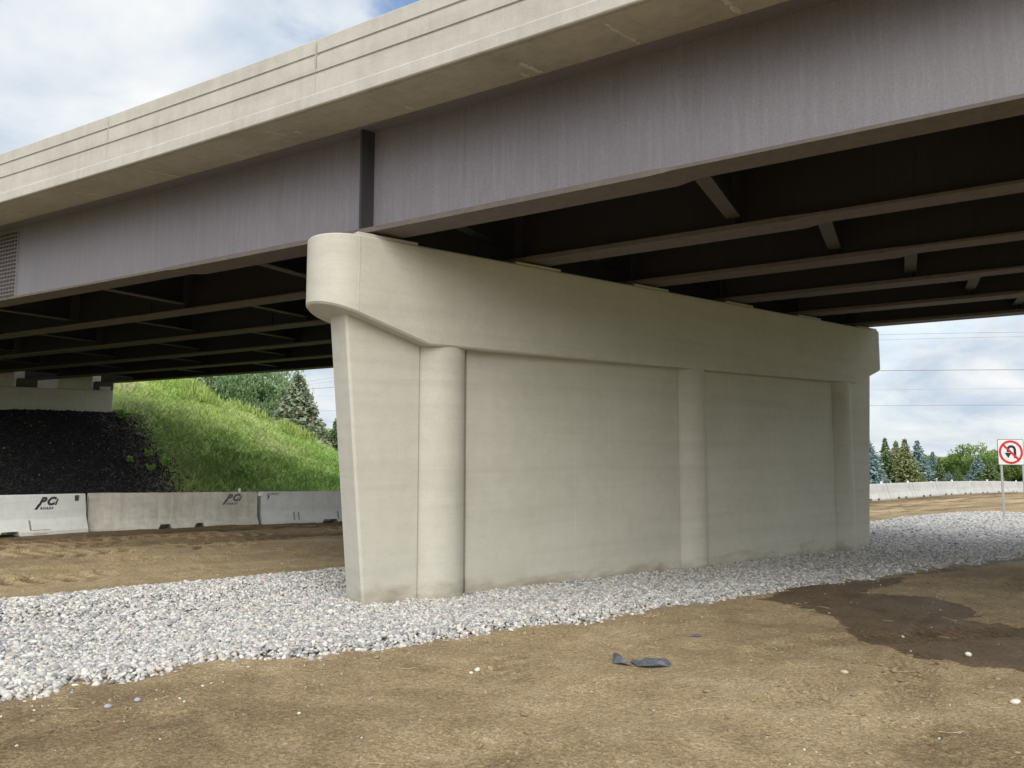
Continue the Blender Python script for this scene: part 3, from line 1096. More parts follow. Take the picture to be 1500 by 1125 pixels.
V, F = cap_mesh()
cap = pym('pier_cap', loc(V), F, M['pier'], pier, smooth=True, ang=22)
bm = bmesh.new(); bm.from_mesh(cap.data)
bmesh.ops.remove_doubles(bm, verts=bm.verts, dist=0.0005)
bmesh.ops.recalc_face_normals(bm, faces=bm.faces)
bm.to_mesh(cap.data); bm.free()
smooth_by_angle(cap.data, 22)
# vertical form seams
def seam(u, v, z0, z1, wd, seed):
    r_ = random.Random(seed)
    V, F = [], []
    n = 24
    for i in range(n + 1):
        z = z0 + (z1 - z0) * i / n
        a = wd * r_.uniform(0.6, 1.15)
        V += [(u - a, v, z), (u + r_.uniform(-.004, .004), v - 0.002 - r_.uniform(0, .002), z), (u + a, v, z)]
        if i:
            o = 3 * i - 3
            F += [(o, o + 1, o + 4, o + 3), (o + 1, o + 2, o + 5, o + 4)]
    return loc(V), F


V, F = seam(0.0, -W_ - 0.0003, HE + 0.03, H_ - 0.03, 0.024, 1)
pym('form_seam', V, F, M['pier'], cap, fix=False)
V, F = seam(LP, -W_ - 0.0003, HE + SL * LP + 0.03, H_ + SL * LP - 0.03, 0.014, 2)
pym('form_seam', V, F, M['pier'], cap, fix=False)

# wall panels with reveal joints beside the columns
ch = math.sqrt(CR ** 2 - WW ** 2)
cols = [CC, LP / 2, LP - CC]
WTOP, WBOT = -0.0562, 0.2393
def wall_prism(bot, top, z0, z1f, c=0.028):
    """bot/top = (u0,u1) at z0 / z1; chamfer vertical edges of outer ends"""
    V, F = [], []
    for (u0, u1), z in ((bot, z0), (top, z1f)):
        V += [(u0 + c, -WW, z), (u1 - c * 0, -WW, z), (u1, WW, z), (u0 + c, WW, z), (u0, WW - c, z), (u0, -WW + c, z)]
    n = 6
    F = [tuple(range(n))[::-1], tuple(n + k for k in range(n))]
    for k in range(n):
        F.append((k, (k + 1) % n, n + (k + 1) % n, n + k))
    return V, F


Z0 = -0.9
gapw = 0.030
slope_w = (WTOP - WBOT) / 3.37
def wend(z):
    return WBOT + slope_w * z


mslope = (HE - HB) / K1
# near end panel: top follows the sloping underside
def end_panel(far_):
    ze = HE + 0.08
    u1 = CC - ch - gapw
    pts = []
    V, F = wall_prism((wend(Z0), u1), (wend(ze), u1), Z0, ze)
    if far_:
        V = [(LP - v[0], v[1], v[2] + SL * LP) for v in V]
    return V, F


for fr in (False, True):
    V, F = end_panel(fr)
    pym('wall_end', loc(V), F, M['pier'], pier)
for a, b in ((cols[0], cols[1]), (cols[1], cols[2])):
    V, F = boxvf(a + ch + gapw, b - ch - gapw, -WW, WW, Z0, HB + SL * b + 0.01)
    pn = pym('wall_panel', loc(V), F, M['pier'], pier)
    for q, s in ((0.60, 3), (0.46, 4)) if a < 3 else ((0.5, 5),):
        V, F = seam(a + (b - a) * q, -WW - 0.0003, -0.25, HB + 0.02, 0.006, s)
        pym('form_seam', V, F, M['pier'], pn, fix=False)
V, F = boxvf(cols[0] - ch - 0.2, cols[2] + ch + 0.2, -WW + 0.035, WW - 0.035, Z0 - 0.01, HB)
pym('wall_core', loc(V), F, M['joint'], pier)
for cu in cols:
    n = 56
    V, F = [], []
    for z in (Z0, HB + SL * cu + 0.012):
        for k in range(n):
            q = 2 * math.pi * k / n
            V.append((cu + CR * math.cos(q), CR * math.sin(q), z))
    F = [(k, (k + 1) % n, n + (k + 1) % n, n + k) for k in range(n)]
    F += [tuple(range(n))[::-1], tuple(n + k for k in range(n))]
    pym('column', loc(V), F, M['pier'], pier, smooth=True, ang=30)
# pedestals and bearings
for i in range(6):
    uc = G0 + i * GS
    x0, x1 = uc - 0.4275 + 0.16, uc + 0.4275 + 0.16
    zb = H_ + SL * uc
    V, F = boxvf(x0, x1, -W_ + 0.03, W_ - 0.06, zb - 0.03, zb + 0.042)
    V = [(v[0], v[1], v[2] + SL * (v[0] - uc)) for v in V]
    o = pym('pedestal', loc(V), F, M['pier'], pier)
    bevel_mesh(o, 0.008, 1)
    V, F = boxvf(uc - 0.26, uc + 0.26, -0.20, 0.20, zb + 0.036, HG + SL * uc - 0.027)
    pym('bearing', loc(V), F, M['bearing'], pier)

# ------------------------------------------------------------------ abutment
AV = 23.3
ab = empty('bridge_abutment', (-4, AV, 3.0))
tag(ab, 'low pale concrete abutment seat at the top of the black slope', 'abutment')
def aloc(V):
    return [(v[0] + 4, v[1] - AV, v[2] - 3.0) for v in V]


V, F = boxvf(-14, 2.36, AV, AV + 1.6, 2.2, 4.07)
V = [(v[0], v[1], v[2] + (0.010 * (v[0] - 2.36) if v[2] > 3 else 0)) for v in V]
o = pym('seat_wall', aloc(V), F, M['abut'], ab)
bevel_mesh(o, 0.02, 1)
V, F = boxvf(-14, 2.25, AV + 1.15, AV + 1.7, 3.9, 5.6)
V = [(v[0], v[1], v[2] - (0.0 if v[2] < 4 else 0.0)) for v in V]
pym('backwall', aloc(V), F, M['abut'], ab)
V, F = boxvf(1.95, 2.30, AV + 0.25, AV + 1.1, 4.03, 4.22)
pym('cheek_block', aloc(V), F, M['abut'], ab)
for i in range(6):
    uc = G0 + i * GS + SK * 23.9 + KAP * 23.9 ** 2
    zt_ = HG + SL * (G0 + i * GS) + GR * 23.9 - 0.03
    V, F = boxvf(uc - 1.55, uc - 0.45, AV + 0.12, AV + 0.9, 3.9, zt_ + 0.24) if i in (4, 5) else boxvf(uc - 0.4, uc + 0.4, AV + 0.15, AV + 0.9, 3.7, zt_)
    pym('pedestal', aloc(V), F, M['abut'], ab)
    V, F = boxvf(uc - 0.3, uc + 0.3, AV + 0.3, AV + 0.8, 3.85, zt_ + 0.02)
    pym('bearing', aloc(V), F, M['bearing'], ab)

# ------------------------------------------------------------------ embankment
def emb_h(X, Y):
    cx, cy = 4.7, 28.3
    # ray 1: along -u from the corner; ray 2: along (-.45, 1)
    wx, wy = X - cx, Y - cy
    t1 = np.maximum(-wx, 0)
    d1 = np.hypot(wx + t1, wy)
    e2 = np.array([-0.45, 1.0]) / math.hypot(0.45, 1)
    t2 = np.maximum(wx * e2[0] + wy * e2[1], 0)
    d2 = np.hypot(wx - e2[0] * t2, wy - e2[1] * t2)
    inside = (wy > 0) & ((wx + 0.45 * wy) < 0)
    d = np.where(inside, 0, np.minimum(d1, d2))
    h = 5.5 - d / 2.2
    toe = np.clip((1.2 - h) / 2.4, 0, 1)
    h = h + 0.7 * toe * toe
    h = h + 0.10 * fbm(X, Y, 2.2, 101, 3) + 0.05 * fbm(X, Y, 0.6, 111, 2)
    return h


ex = np.concatenate([np.arange(-22, -3, 0.8), np.arange(-3, 26, 0.22), np.arange(26, 40, 0.8)])
ey = np.concatenate([np.arange(11.6, 36, 0.22), np.arange(36, 75, 0.9)])
EX, EY = np.meshgrid(ex, ey, indexing='ij')
EH = emb_h(EX, EY)
base = zg(EX)
keepv = EH > base - 0.25
EH = np.where((EX > -13.5) & (EX < 2.2) & (EY > AV + 0.3) & (EY < AV + 1.3), np.minimum(EH, 3.2), EH)
nx, ny = EX.shape
idx = np.arange(nx * ny).reshape(nx, ny)
F = np.stack([idx[:-1, :-1], idx[1:, :-1], idx[1:, 1:], idx[:-1, 1:]], -1).reshape(-1, 4)
F = F[keepv.reshape(-1)[F].all(1)]


def rock_mask(X, Y):
    ub = 2.95 + 0.45 * fbm(X, Y, 1.6, 121, 4) + 0.10 * np.sin(Y) - 0.45 * np.clip((Y - 22) / 1.5, 0, 1)
    return np.clip((ub - X) / 0.15 + 0.5, 0, 1) * (Y < AV + 0.5)


rm = rock_mask(EX + 0.5 * fbm(EX, EY, 0.5, 181, 2), EY)
eb = npm('embankment', np.stack([EX, EY, EH], -1).reshape(-1, 3), F, M['emb'], None, True, {'rock': rm.ravel()})
tag(eb, 'grassy approach embankment with a black rock slope below the abutment', 'embankment', kind='structure')

# unseen embankment at the other bridge end, added to hold light off the pier
ox = np.arange(-22, 34, 0.9)
oy = np.arange(-76, -19.5, 0.9)
OX, OY = np.meshgrid(ox, oy, indexing='ij')
def opp_h(X, Y):
    u1 = 24.0 - 0.25 * (-30 - Y)
    u0 = 7.5 - 0.25 * (-30 - Y)
    dv = np.maximum(Y + 34.4, 0)
    du = np.maximum(np.maximum(X - u1, u0 - X), 0)
    h = 5.5 - np.hypot(dv, du) / 2.2
    toe = np.clip((1.2 - h) / 2.4, 0, 1)
    return h + 0.7 * toe * toe + 0.1 * fbm(X, Y, 2.2, 171, 3)


OH = opp_h(OX, OY)
nx, ny = OX.shape
idx = np.arange(nx * ny).reshape(nx, ny)
F = np.stack([idx[:-1, :-1], idx[1:, :-1], idx[1:, 1:], idx[:-1, 1:]], -1).reshape(-1, 4)
F = F[(OH > zg(OX) - 0.3).reshape(-1)[F].all(1)]
rmo = np.zeros(OX.shape)
oe = npm('embankment', np.stack([OX, OY, OH], -1).reshape(-1, 3), F, M['emb'], None, True, {'rock': rmo.ravel()})
tag(oe, 'unseen embankment behind the viewer at the near bridge end, added to shape light', 'embankment', kind='structure')

# black crushed rock on the slope
n_ = 110000
X = rng.uniform(-6.0, 3.8, n_)
Y = rng.uniform(14.5, AV + 0.02, n_)
h = emb_h(X, Y)
ub = 2.95 + 0.45 * fbm(X, Y, 1.6, 121, 4)
k = (h > zg(X)) & (X < ub + rng.normal(-0.05, 0.42, n_))
X, Y, h = X[k], Y[k], h[k]
n_ = len(X)
s = 0.046 * np.clip(rng.lognormal(0, 0.35, n_), 0.5, 2.2)
S = np.stack([s * rng.uniform(0.8, 1.5, n_), s, s * rng.uniform(0.4, 0.9, n_)], 1)
RO = np.stack([rng.normal(0, 0.7, n_), rng.normal(0, 0.7, n_), rng.uniform(0, 6.28, n_)], 1)
o = scatter_object('crushed_rock', np.stack([X, Y, h + 0.01], 1), S, RO, M['rock'], 1, 0.4, False)
tag(o, 'black crushed rock covering the slope under the abutment', 'crushed rock', kind='stuff')


# ------------------------------------------------------------------ grass
def blades(X, Y, Z, H, lean, wd, tone, rnd):
    n = len(X)
    a = rnd.uniform(0, 6.28, n)
    dx, dy = np.cos(a), np.sin(a)
    b = rnd.uniform(0, 6.28, n)
    lx, ly = np.cos(b) * lean * H, np.sin(b) * lean * H
    V = np.zeros((n, 5, 3))
    V[:, 0] = np.stack([X - dx * wd, Y - dy * wd, Z], 1)
    V[:, 1] = np.stack([X + dx * wd, Y + dy * wd, Z], 1)
    mx, my = X + lx * 0.35, Y + ly * 0.35
    V[:, 2] = np.stack([mx + dx * wd * 0.8, my + dy * wd * 0.8, Z + H * 0.6], 1)
    V[:, 3] = np.stack([mx - dx * wd * 0.8, my - dy * wd * 0.8, Z + H * 0.6], 1)
    V[:, 4] = np.stack([X + lx, Y + ly, Z + H], 1)
    o = np.arange(n)[:, None] * 5
    T = np.concatenate([o + np.array([0, 1, 2]), o + np.array([0, 2, 3]), o + np.array([3, 2, 4])])
    return V.reshape(-1, 3), T, np.repeat(tone, 5)


n_ = 120000
X = rng.uniform(2.0, 24, n_)
Y = rng.uniform(14.2, 34, n_)
h = emb_h(X, Y)
ub = 2.95 + 0.45 * fbm(X, Y, 1.6, 121, 4) - 0.45 * np.clip((Y - 22) / 1.5, 0, 1)
dens = np.clip((X - ub + 0.35) / 1.3, 0, 1) ** 1.5
keep = (h > zg(X) - 0.05) & (rng.random(n_) < dens * np.where(Y > 29.5, 0.35, 1)) & ~((X < 2.6) & (Y > AV - .1))
# keep what can be seen from the road side: in front of the crest
keep &= (X < 4.7 + 1.2 * (34 - Y))
X, Y, h = X[keep], Y[keep], h[keep]
n_ = len(X)
pn = fbm(X, Y, 2.6, 131, 4)
p2 = fbm(X, Y, 0.8, 141, 3)
Hh = (0.09 + 0.12 * rng.random(n_)) * (1 + 0.9 * np.clip(p2, -0.4, 0.6)) * np.where(h < 1.6, 1.35, 1.0)
dry = np.clip(1 - (X - 2.6) / 1.6, 0, 1) * 0.32
tone = 0.42 + 0.55 * pn + 0.18 * rng.normal(0, 1, n_) * 0.8 + 0.055 * (h - 2.2) + dry + 0.12 * p2
tone = np.clip(tone, 0, 1)
V, T, TT = blades(X, Y, h - 0.01, Hh, rng.uniform(0.5, 2.2, n_), rng.uniform(0.008, 0.018, n_), tone, rng)
o = npm('embankment_grass', V, T, M['grass'], None, False, {'tone': TT})
tag(o, 'long yellow green grass covering the embankment', 'grass', kind='stuff')

# tall flowering weeds along the crest
n_ = 2600
X = rng.uniform(4.3, 11, n_)
Y = rng.uniform(24, 31, n_)
h = emb_h(X, Y)
gen = 26.9 - 0.42 * (X - 5.2)
k = np.abs(Y - gen) < rng.uniform(0.1, 1.3, n_) * 1.3 * (fbm(X, Y, 1.5, 151, 2) > 0.08)
X, Y, h = X[k], Y[k], h[k]
n_ = len(X)
VV, TTs, tn = [], [], []
for rep in range(7):
    V, T, TT = blades(X + rng.normal(0, 0.07, n_), Y + rng.normal(0, 0.07, n_), h + rng.uniform(0, 0.25, n_), rng.uniform(0.18, 0.45, n_), rng.uniform(0.1, 0.6, n_),
                      rng.uniform(0.012, 0.028, n_), np.clip(0.35 + 0.1 * rep + rng.normal(0, 0.15, n_), 0, 1), rng)
    TTs.append(T + sum(len(v) for v in VV))
    VV.append(V)
    tn.append(TT)
o = npm('crest_weeds', np.concatenate(VV), np.concatenate(TTs), M['goldenrod'], None, False, {'tone': np.concatenate(tn)})
tag(o, 'tall yellowish weeds along the crest of the embankment', 'weeds', kind='stuff')

# dry stalks at the edge of the rock
n_ = 1700
X = rng.normal(2.65, 0.5, n_)
Y = rng.uniform(16, 23.2, n_)
h = emb_h(X, Y)
V, T, TT = blades(X, Y, h, rng.uniform(0.05, 0.16, n_), rng.uniform(0.8, 3.2, n_), rng.uniform(0.006, 0.012, n_), np.clip(rng.normal(0.5, 0.2, n_), 0, 1), rng)
M['dry'] = leaf_mat('dry_stalks', [(0, (0.16, 0.13, 0.11)), (1, (0.44, 0.40, 0.35))], 0)
o = npm('dry_stalks', V, T, M['dry'], None, False, {'tone': TT})
tag(o, 'dry grey stalks strewn where the black rock meets the grass', 'dry stalks', kind='stuff')


def leafy(centers, dirs, ln, wd, rnd, fold=0.25):
    """pointed leaf quads: returns V,F"""
    n = len(centers)
    d = dirs / np.linalg.norm(dirs, axis=1, keepdims=True)
    a = rnd.normal(0, 1, (n, 3))
    s = np.cross(d, a)
    s /= np.linalg.norm(s, axis=1, keepdims=True) + 1e-9
    up_ = np.cross(s, d)
    V = np.zeros((n, 4, 3))
    V[:, 0] = centers
    V[:, 1] = centers + d * (ln * 0.45)[:, None] + s * wd[:, None] + up_ * (wd * fold)[:, None]
    V[:, 2] = centers + d * ln[:, None]
    V[:, 3] = centers + d * (ln * 0.45)[:, None] - s * wd[:, None] + up_ * (wd * fold)[:, None]
    F = np.arange(n * 4).reshape(n, 4)
    return V.reshape(-1, 3), F


weed_spots = [(2.55, 22.7, 0.34), (2.75, 19.6, 0.22), (2.1, 19.2, 0.18), (2.6, 18.6, 0.2), (3.15, 18.9, 0.34), (5.6, 18.2, 0.5)]
WEED_LAB = ['green weed sprouting right below the corner of the abutment', 'small weed in the black rock, uppermost of the group near the grass edge', 'smallest weed, furthest left in the black rock',
            'tiny weed in the black rock, lowest of its group', 'leafy weed on the line between rock and grass, low on the slope', 'large leafy weed in the middle of the lower grass']
for k, (x, y, sz) in enumerate(weed_spots):
    rn = np.random.default_rng(500 + k)
    z = float(emb_h(np.array([x]), np.array([y]))[0])
    wroot = empty('weed', (x, y, z))
    tag(wroot, WEED_LAB[k], 'weed', 'weeds on the embankment')
    VV, FF, tn, st = [], [], [], []
    for s_ in range(5):
        a = rn.uniform(0, 6.28)
        top = np.array([math.cos(a) * sz * 0.35, math.sin(a) * sz * 0.35, sz * rn.uniform(0.7, 1.1)])
        st.append(tube([(0, 0, -0.05), tuple(top * 0.5 + np.array([0, 0, .03])), tuple(top)], [0.008, 0.006, 0.003], 5))
        m_ = 16
        f = rn.uniform(0.2, 1, m_)[:, None]
        c = top * f
        dr = rn.normal(0, 1, (m_, 3))
        dr[:, 2] = np.abs(dr[:, 2]) * 0.5
        v, q = leafy(c, dr, rn.uniform(0.10, 0.2, m_) * (0.6 + sz), rn.uniform(0.025, 0.05, m_) * (0.6 + sz), rn)
        FF.append(q + sum(len(t_) for t_ in VV))
        VV.append(v)
        tn.append(np.repeat(np.clip(rn.normal(0.5, 0.3, m_), 0, 1), 4))
    V, F = join(st)
    pym('stem', V, F, M['weed'], wroot)
    npm('leaves', np.concatenate(VV), np.concatenate(FF), M['weed'], wroot, False, {'tone': np.concatenate(tn)})


# ------------------------------------------------------------------ trees
def spruce(name, x, y, z, H, rad, mat, label, seed, dens=1.0, group=None):
    rn = np.random.default_rng(seed)
    root = empty(name, (x, y, z))
    tag(root, label, 'tree', group)
    V, F = tube([(0, 0, -0.3), (0, 0, H * 0.4), (0.02, 0.01, H * 0.8), (0, 0, H * 0.985)], [0.03 * H * .6, 0.02 * H * .6, 0.008 * H * .6, 0.003 * H], 8)
    pym('trunk', V, F, M['bark'], root)
    C, D, LN, WD, TN = [], [], [], [], []
    nl = int(34 * dens + 8)
    for lv in range(nl):
        f = (lv + rn.uniform(-0.3, 0.3)) / nl
        f = min(max(f, 0.0), 0.985)
        zc = H * (0.06 + 0.93 * f)
        rl = rad * (1 - f) ** 0.9 * (0.8 + 0.35 * rn.random()) + 0.012 * H
        nb = max(5, int((6 + 6 * (1 - f)) * dens))
        a0 = rn.uniform(0, 6.28)
        for b in range(nb):
            if rn.random() < 0.06:
                continue
            a = a0 + 6.283 * b / nb + rn.normal(0, 0.16)
            ln_ = rl * rn.uniform(0.72, 1.12)
            dirh = np.array([math.cos(a), math.sin(a), 0])
            m_ = max(4, int(ln_ / (0.028 * H) * 2.0 * dens))
            for q in range(m_):
                s = (q + rn.random()) / m_
                s = 0.12 + 0.88 * s
                p = dirh * ln_ * s + np.array([0, 0, zc - 0.22 * ln_ * s + 0.16 * ln_ * s * s])
                sd_ = np.array([-dirh[1], dirh[0], 0]) * rn.choice([-1, 1]) * rn.uniform(0.2, 1.1)
                d = dirh * rn.uniform(0.35, 0.9) + sd_ + np.array([0, 0, rn.uniform(-0.95, 0.25)])
                C.append(p)
                D.append(d)
                LN.append(H * rn.uniform(0.04, 0.075) * (0.6 + 0.55 * (1 - f)))
                WD.append(H * rn.uniform(0.011, 0.020))
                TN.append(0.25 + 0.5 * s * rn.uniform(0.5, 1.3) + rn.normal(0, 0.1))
    # leader
    for q in range(int(14 * dens)):
        C.append(np.array([0, 0, H * rn.uniform(0.93, 0.99)]))
        D.append(np.array([rn.normal(0, .5), rn.normal(0, .5), 0.8]))
        LN.append(H * 0.03)
        WD.append(H * 0.006)
        TN.append(0.5)
    V, F = leafy(np.array(C), np.array(D), np.array(LN), np.array(WD), rn)
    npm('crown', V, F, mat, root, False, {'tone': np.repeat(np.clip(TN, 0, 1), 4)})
    return root


def broadleaf(name, x, y, z, H, rx, rz, mat, label, seed, nclump=60, per=90, leaf=0.22, upright=0.4, group=None, trunk_h=0.35):
    rn = np.random.default_rng(seed)
    root = empty(name, (x, y, z))
    tag(root, label, 'tree', group)
    cz = H - rz
    parts = [tube([(0, 0, -0.3), (0.05, 0, H * 0.25), (0, 0.05, H * trunk_h + 0.5)], [0.035 * H, 0.028 * H, 0.02 * H], 8)]
    C, D, LN, WD, TN = [], [], [], [], []
    for k in range(nclump):
        v = rn.normal(0, 1, 3)
        v /= np.linalg.norm(v)
        r_ = rn.uniform(0.45, 1.0) ** 0.5
        c = np.array([v[0] * rx * r_, v[1] * rx * r_, cz + v[2] * rz * r_]) * 1.0
        c[2] += rn.normal(0, 0.05 * rz)
        if k % 4 == 0:
            b0 = np.array([0, 0, H * trunk_h])
            parts.append(tube([tuple(b0), tuple((b0 + c) / 2 + np.array([0, 0, 0.1])), tuple(c)], [0.012 * H, 0.007 * H, 0.003 * H], 5))
        cr = rx * rn.uniform(0.13, 0.30)
        ct = rn.normal(0, 0.13)
        for q in range(per):
            w_ = rn.normal(0, 1, 3)
            w_ /= np.linalg.norm(w_)
            p = c + w_ * cr * rn.uniform(0.4, 1.05)
            C.append(p)
            D.append(w_ * (1 - upright) + rn.normal(0, 0.5, 3) + np.array([0, 0, upright * 1.2]))
            LN.append(leaf * rn.uniform(0.6, 1.3))
            WD.append(leaf * rn.uniform(0.16, 0.32))
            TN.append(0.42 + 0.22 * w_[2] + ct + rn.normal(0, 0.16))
    V, F = join(parts)
    pym('trunk', V, F, M['bark'], root)
    V, F = leafy(np.array(C), np.array(D), np.array(LN), np.array(WD), rn)
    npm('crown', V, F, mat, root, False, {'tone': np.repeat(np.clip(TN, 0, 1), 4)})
    return root


def px(x, y, D):
    d = fw + rt2 * ((x - 750) / FPX) - up2 * ((y - 562.5) / FPX)
    return Vector(CAM) + d * D


# trees beyond the embankment on the left
def place_left(xp, ytop, D):
    p = px(xp, ytop, D)
    return p.x, p.y, p.z


x, y, zt_ = place_left(352, 520, 56)
broadleaf('silver_maple', x, y, -0.3, zt_ + 0.3, 4.6, 4.4, M['maple'], 'dense silvery green broadleaf tree behind the embankment', 61, 230, 150, 0.27, 0.6)
x, y, zt_ = place_left(300, 522, 58)
broadleaf('silver_maple', x, y, -0.3, zt_ + 0.3, 3.8, 4.2, M['maple'], 'silvery green broadleaf tree nearest the bridge behind the embankment', 62, 170, 140, 0.27, 0.6)
x, y, zt_ = place_left(400, 556, 54)
broadleaf('silver_maple', x, y, -0.3, zt_ + 0.3, 2.3, 3.6, M['maple'], 'low silvery broadleaf tree pressed against the tall spruce', 63, 110, 120, 0.25, 0.6)
x, y, zt_ = place_left(437, 546, 50)
spruce('spruce_tree', x, y, -0.4, zt_ + 0.4, 2.9, M['spruce_rust'], 'tall spruce with rust tinged top behind the embankment', 64, 1.7)
x, y, zt_ = place_left(494, 612, 60)
spruce('spruce_tree', x, y, -0.4, zt_ + 0.4, 1.9, M['spruce_green'], 'spruce half hidden behind the left edge of the pier', 65, 1.2)
x, y, zt_ = place_left(462, 624, 70)
broadleaf('shrub_tree', x, y, -0.4, zt_ + 0.4, 2.2, 2.2, M['leaf'], 'low dark green bush between the two spruces beyond the embankment', 66, 40, 60, 0.3, 0.3)

# row of trees on the right
ROW = [('spruce_tree', 1270, 638, 25, 'spruce_blue', 92, 'blue spruce beside the right edge of the pier'),
       ('spruce_tree', 1296, 641, 15, 'spruce_green', 96, 'narrow pointed dark spruce next to the blue spruce'),
       ('spruce_tree', 1312, 645, 17, 'spruce_olive', 99, 'olive spruce with a thin tip, second from the pier after the pointed one'),
       ('spruce_tree', 1325, 642, 21, 'spruce_olive', 94, 'broad olive green spruce in the middle of the conifer row'),
       ('spruce_tree', 1343, 644, 22, 'spruce_blue', 97, 'tall full blue green spruce right of the broad olive one'),
       ('spruce_tree', 1366, 661, 15, 'spruce_blue', 100, 'blue green spruce sloping down at the end of the conifer row'),
       ('spruce_tree', 1375, 672, 13, 'spruce_green', 96, 'short dark green spruce ending the left conifer group'),
       ('spruce_tree', 1390, 690, 10, 'spruce_blue', 92, 'small pale blue spruce in the gap between the tree groups'),
       ('spruce_tree', 1403, 687, 12, 'spruce_green', 90, 'small green spruce under the round leafy tree'),
       ('spruce_tree', 1352, 694, 9, 'spruce_olive', 88, 'very small olive spruce just behind the barriers'),
       ('spruce_tree', 1432, 666, 19, 'spruce_blue', 92, 'grey blue spruce in front of the leafy trees'),
       ('spruce_tree', 1449, 673, 20, 'spruce_green', 89, 'green spruce just left of the sign post')]
for k, (nm, xp, yt, hwp, mt, D, lab) in enumerate(ROW):
    p = px(xp, yt, D)
    zb = float(zg(p.x)) - 0.1
    spruce(nm, p.x, p.y, zb, p.z - zb, hwp / FPX * D * 1.15, M[mt], lab, 700 + k, 1.05, 'row of trees beyond the barriers')
BL = [(1424, 652, 30, 106, 'round leafy green tree standing above the spruces'), (1396, 668, 16, 110, 'smaller pale green tree left of the round leafy tree'),
      (1462, 662, 26, 108, 'leafy green tree behind the no U-turn sign'), (1484, 676, 17, 112, 'leafy tree at the right end, between the sign posts')]
for k, (xp, yt, hwp, D, lab) in enumerate(BL):
    p = px(xp, yt, D)
    zb = float(zg(p.x)) - 0.1
    H = p.z - zb
    broadleaf('leafy_tree', p.x, p.y, zb, H, hwp / FPX * D, H * 0.46, M['leaf'], lab, 740 + k, 70, 70, 0.34, 0.3, 'row of trees beyond the barriers')
rn = np.random.default_rng(99)
C, D_, LN, WD, TN = [], [], [], [], []
for k in range(150):
    xp = rn.uniform(1180, 1900)
    D = rn.uniform(200, 235)
    yt = 674 + 5 * math.sin(xp * 0.05) + rn.uniform(-3, 4)
    q = px(xp, yt, D)
    zb = float(zg(q.x))
    hh_ = q.z - zb
    m_ = 160
    w3 = rn.normal(0, 1, (m_, 3))
    w3 /= np.linalg.norm(w3, axis=1, keepdims=True)
    C.append(np.array([q.x, q.y, zb + hh_ * 0.5]) + w3 * np.array([2.6, 2.6, hh_ * 0.5]) * rn.uniform(0.6, 1, (m_, 1)))
    D_.append(w3 + rn.normal(0, .5, (m_, 3)))
    LN.append(rn.uniform(0.5, 1.0, m_))
    WD.append(rn.uniform(0.16, 0.3, m_))
    TN.append(np.clip(0.35 + 0.25 * w3[:, 2] + rn.normal(0, .1, m_) + rn.normal(0, .1), 0, 1))
V, F = leafy(np.concatenate(C), np.concatenate(D_), np.concatenate(LN), np.concatenate(WD), rn)
o = npm('distant_woods', V, F, M['leaf'], None, False, {'tone': np.repeat(np.concatenate(TN), 4)})
tag(o, 'far strip of green woods along the horizon', 'woods', kind='stuff')
# continuous screen further out, off both sides of the row
for k in range(10):
    xp = 1520 + k * 32
    D = 108 + 6 * math.sin(k * 2.1)
    p = px(xp, 662 + 6 * math.sin(k * 1.7), D)
    zb = float(zg(p.x)) - 0.1
    if k % 2:
        spruce('spruce_tree', p.x, p.y, zb, p.z - zb, 1.9, M['spruce_green'], ['', 'first', '', 'second', '', 'third', '', 'fourth', '', 'fifth'][k] + ' green spruce beyond the sign, past the right picture edge', 760 + k, 0.9, 'trees beyond the sign')
    else:
        broadleaf('leafy_tree', p.x, p.y, zb, p.z - zb, 2.8, (p.z - zb) * 0.46, M['leaf'], ['first', '', 'second', '', 'third', '', 'fourth', '', 'fifth', ''][k] + ' leafy tree beyond the sign, past the right picture edge', 770 + k, 50, 60, 0.34, 0.3, 'trees beyond the sign')


# ------------------------------------------------------------------ concrete barriers
def font_mesh(txt, size, shear=0.0, offset=0.0, spacing=1.0):
    cu = bpy.data.curves.new('lettering', 'FONT')
    cu.body = txt
    cu.size = size
    cu.shear = shear
    cu.offset = offset
    cu.space_character = spacing
    cu.align_x = 'LEFT'
    ob = bpy.data.objects.new('lettering', cu)
    COL.objects.link(ob)
    dg = bpy.context.evaluated_depsgraph_get()
    dg.update()
    me = bpy.data.meshes.new_from_object(ob.evaluated_get(dg))
    bpy.data.objects.remove(ob)
    V = [tuple(v.co) for v in me.vertices]
    F = [tuple(p.vertices) for p in me.polygons]
    bpy.data.meshes.remove(me)
    return V, F


PROF = [(0.30, 0.0), (0.30, 0.075), (0.175, 0.33), (0.085, 0.795), (0.07, 0.81)]
PROF_OLD = [(0.25, 0.0), (0.25, 0.05), (0.15, 0.22), (0.085, 0.795), (0.07, 0.81)]


def face_y(prof, z):
    """half width of the profile at height z"""
    return float(np.interp(z, [p[1] for p in prof], [p[0] for p in prof]))


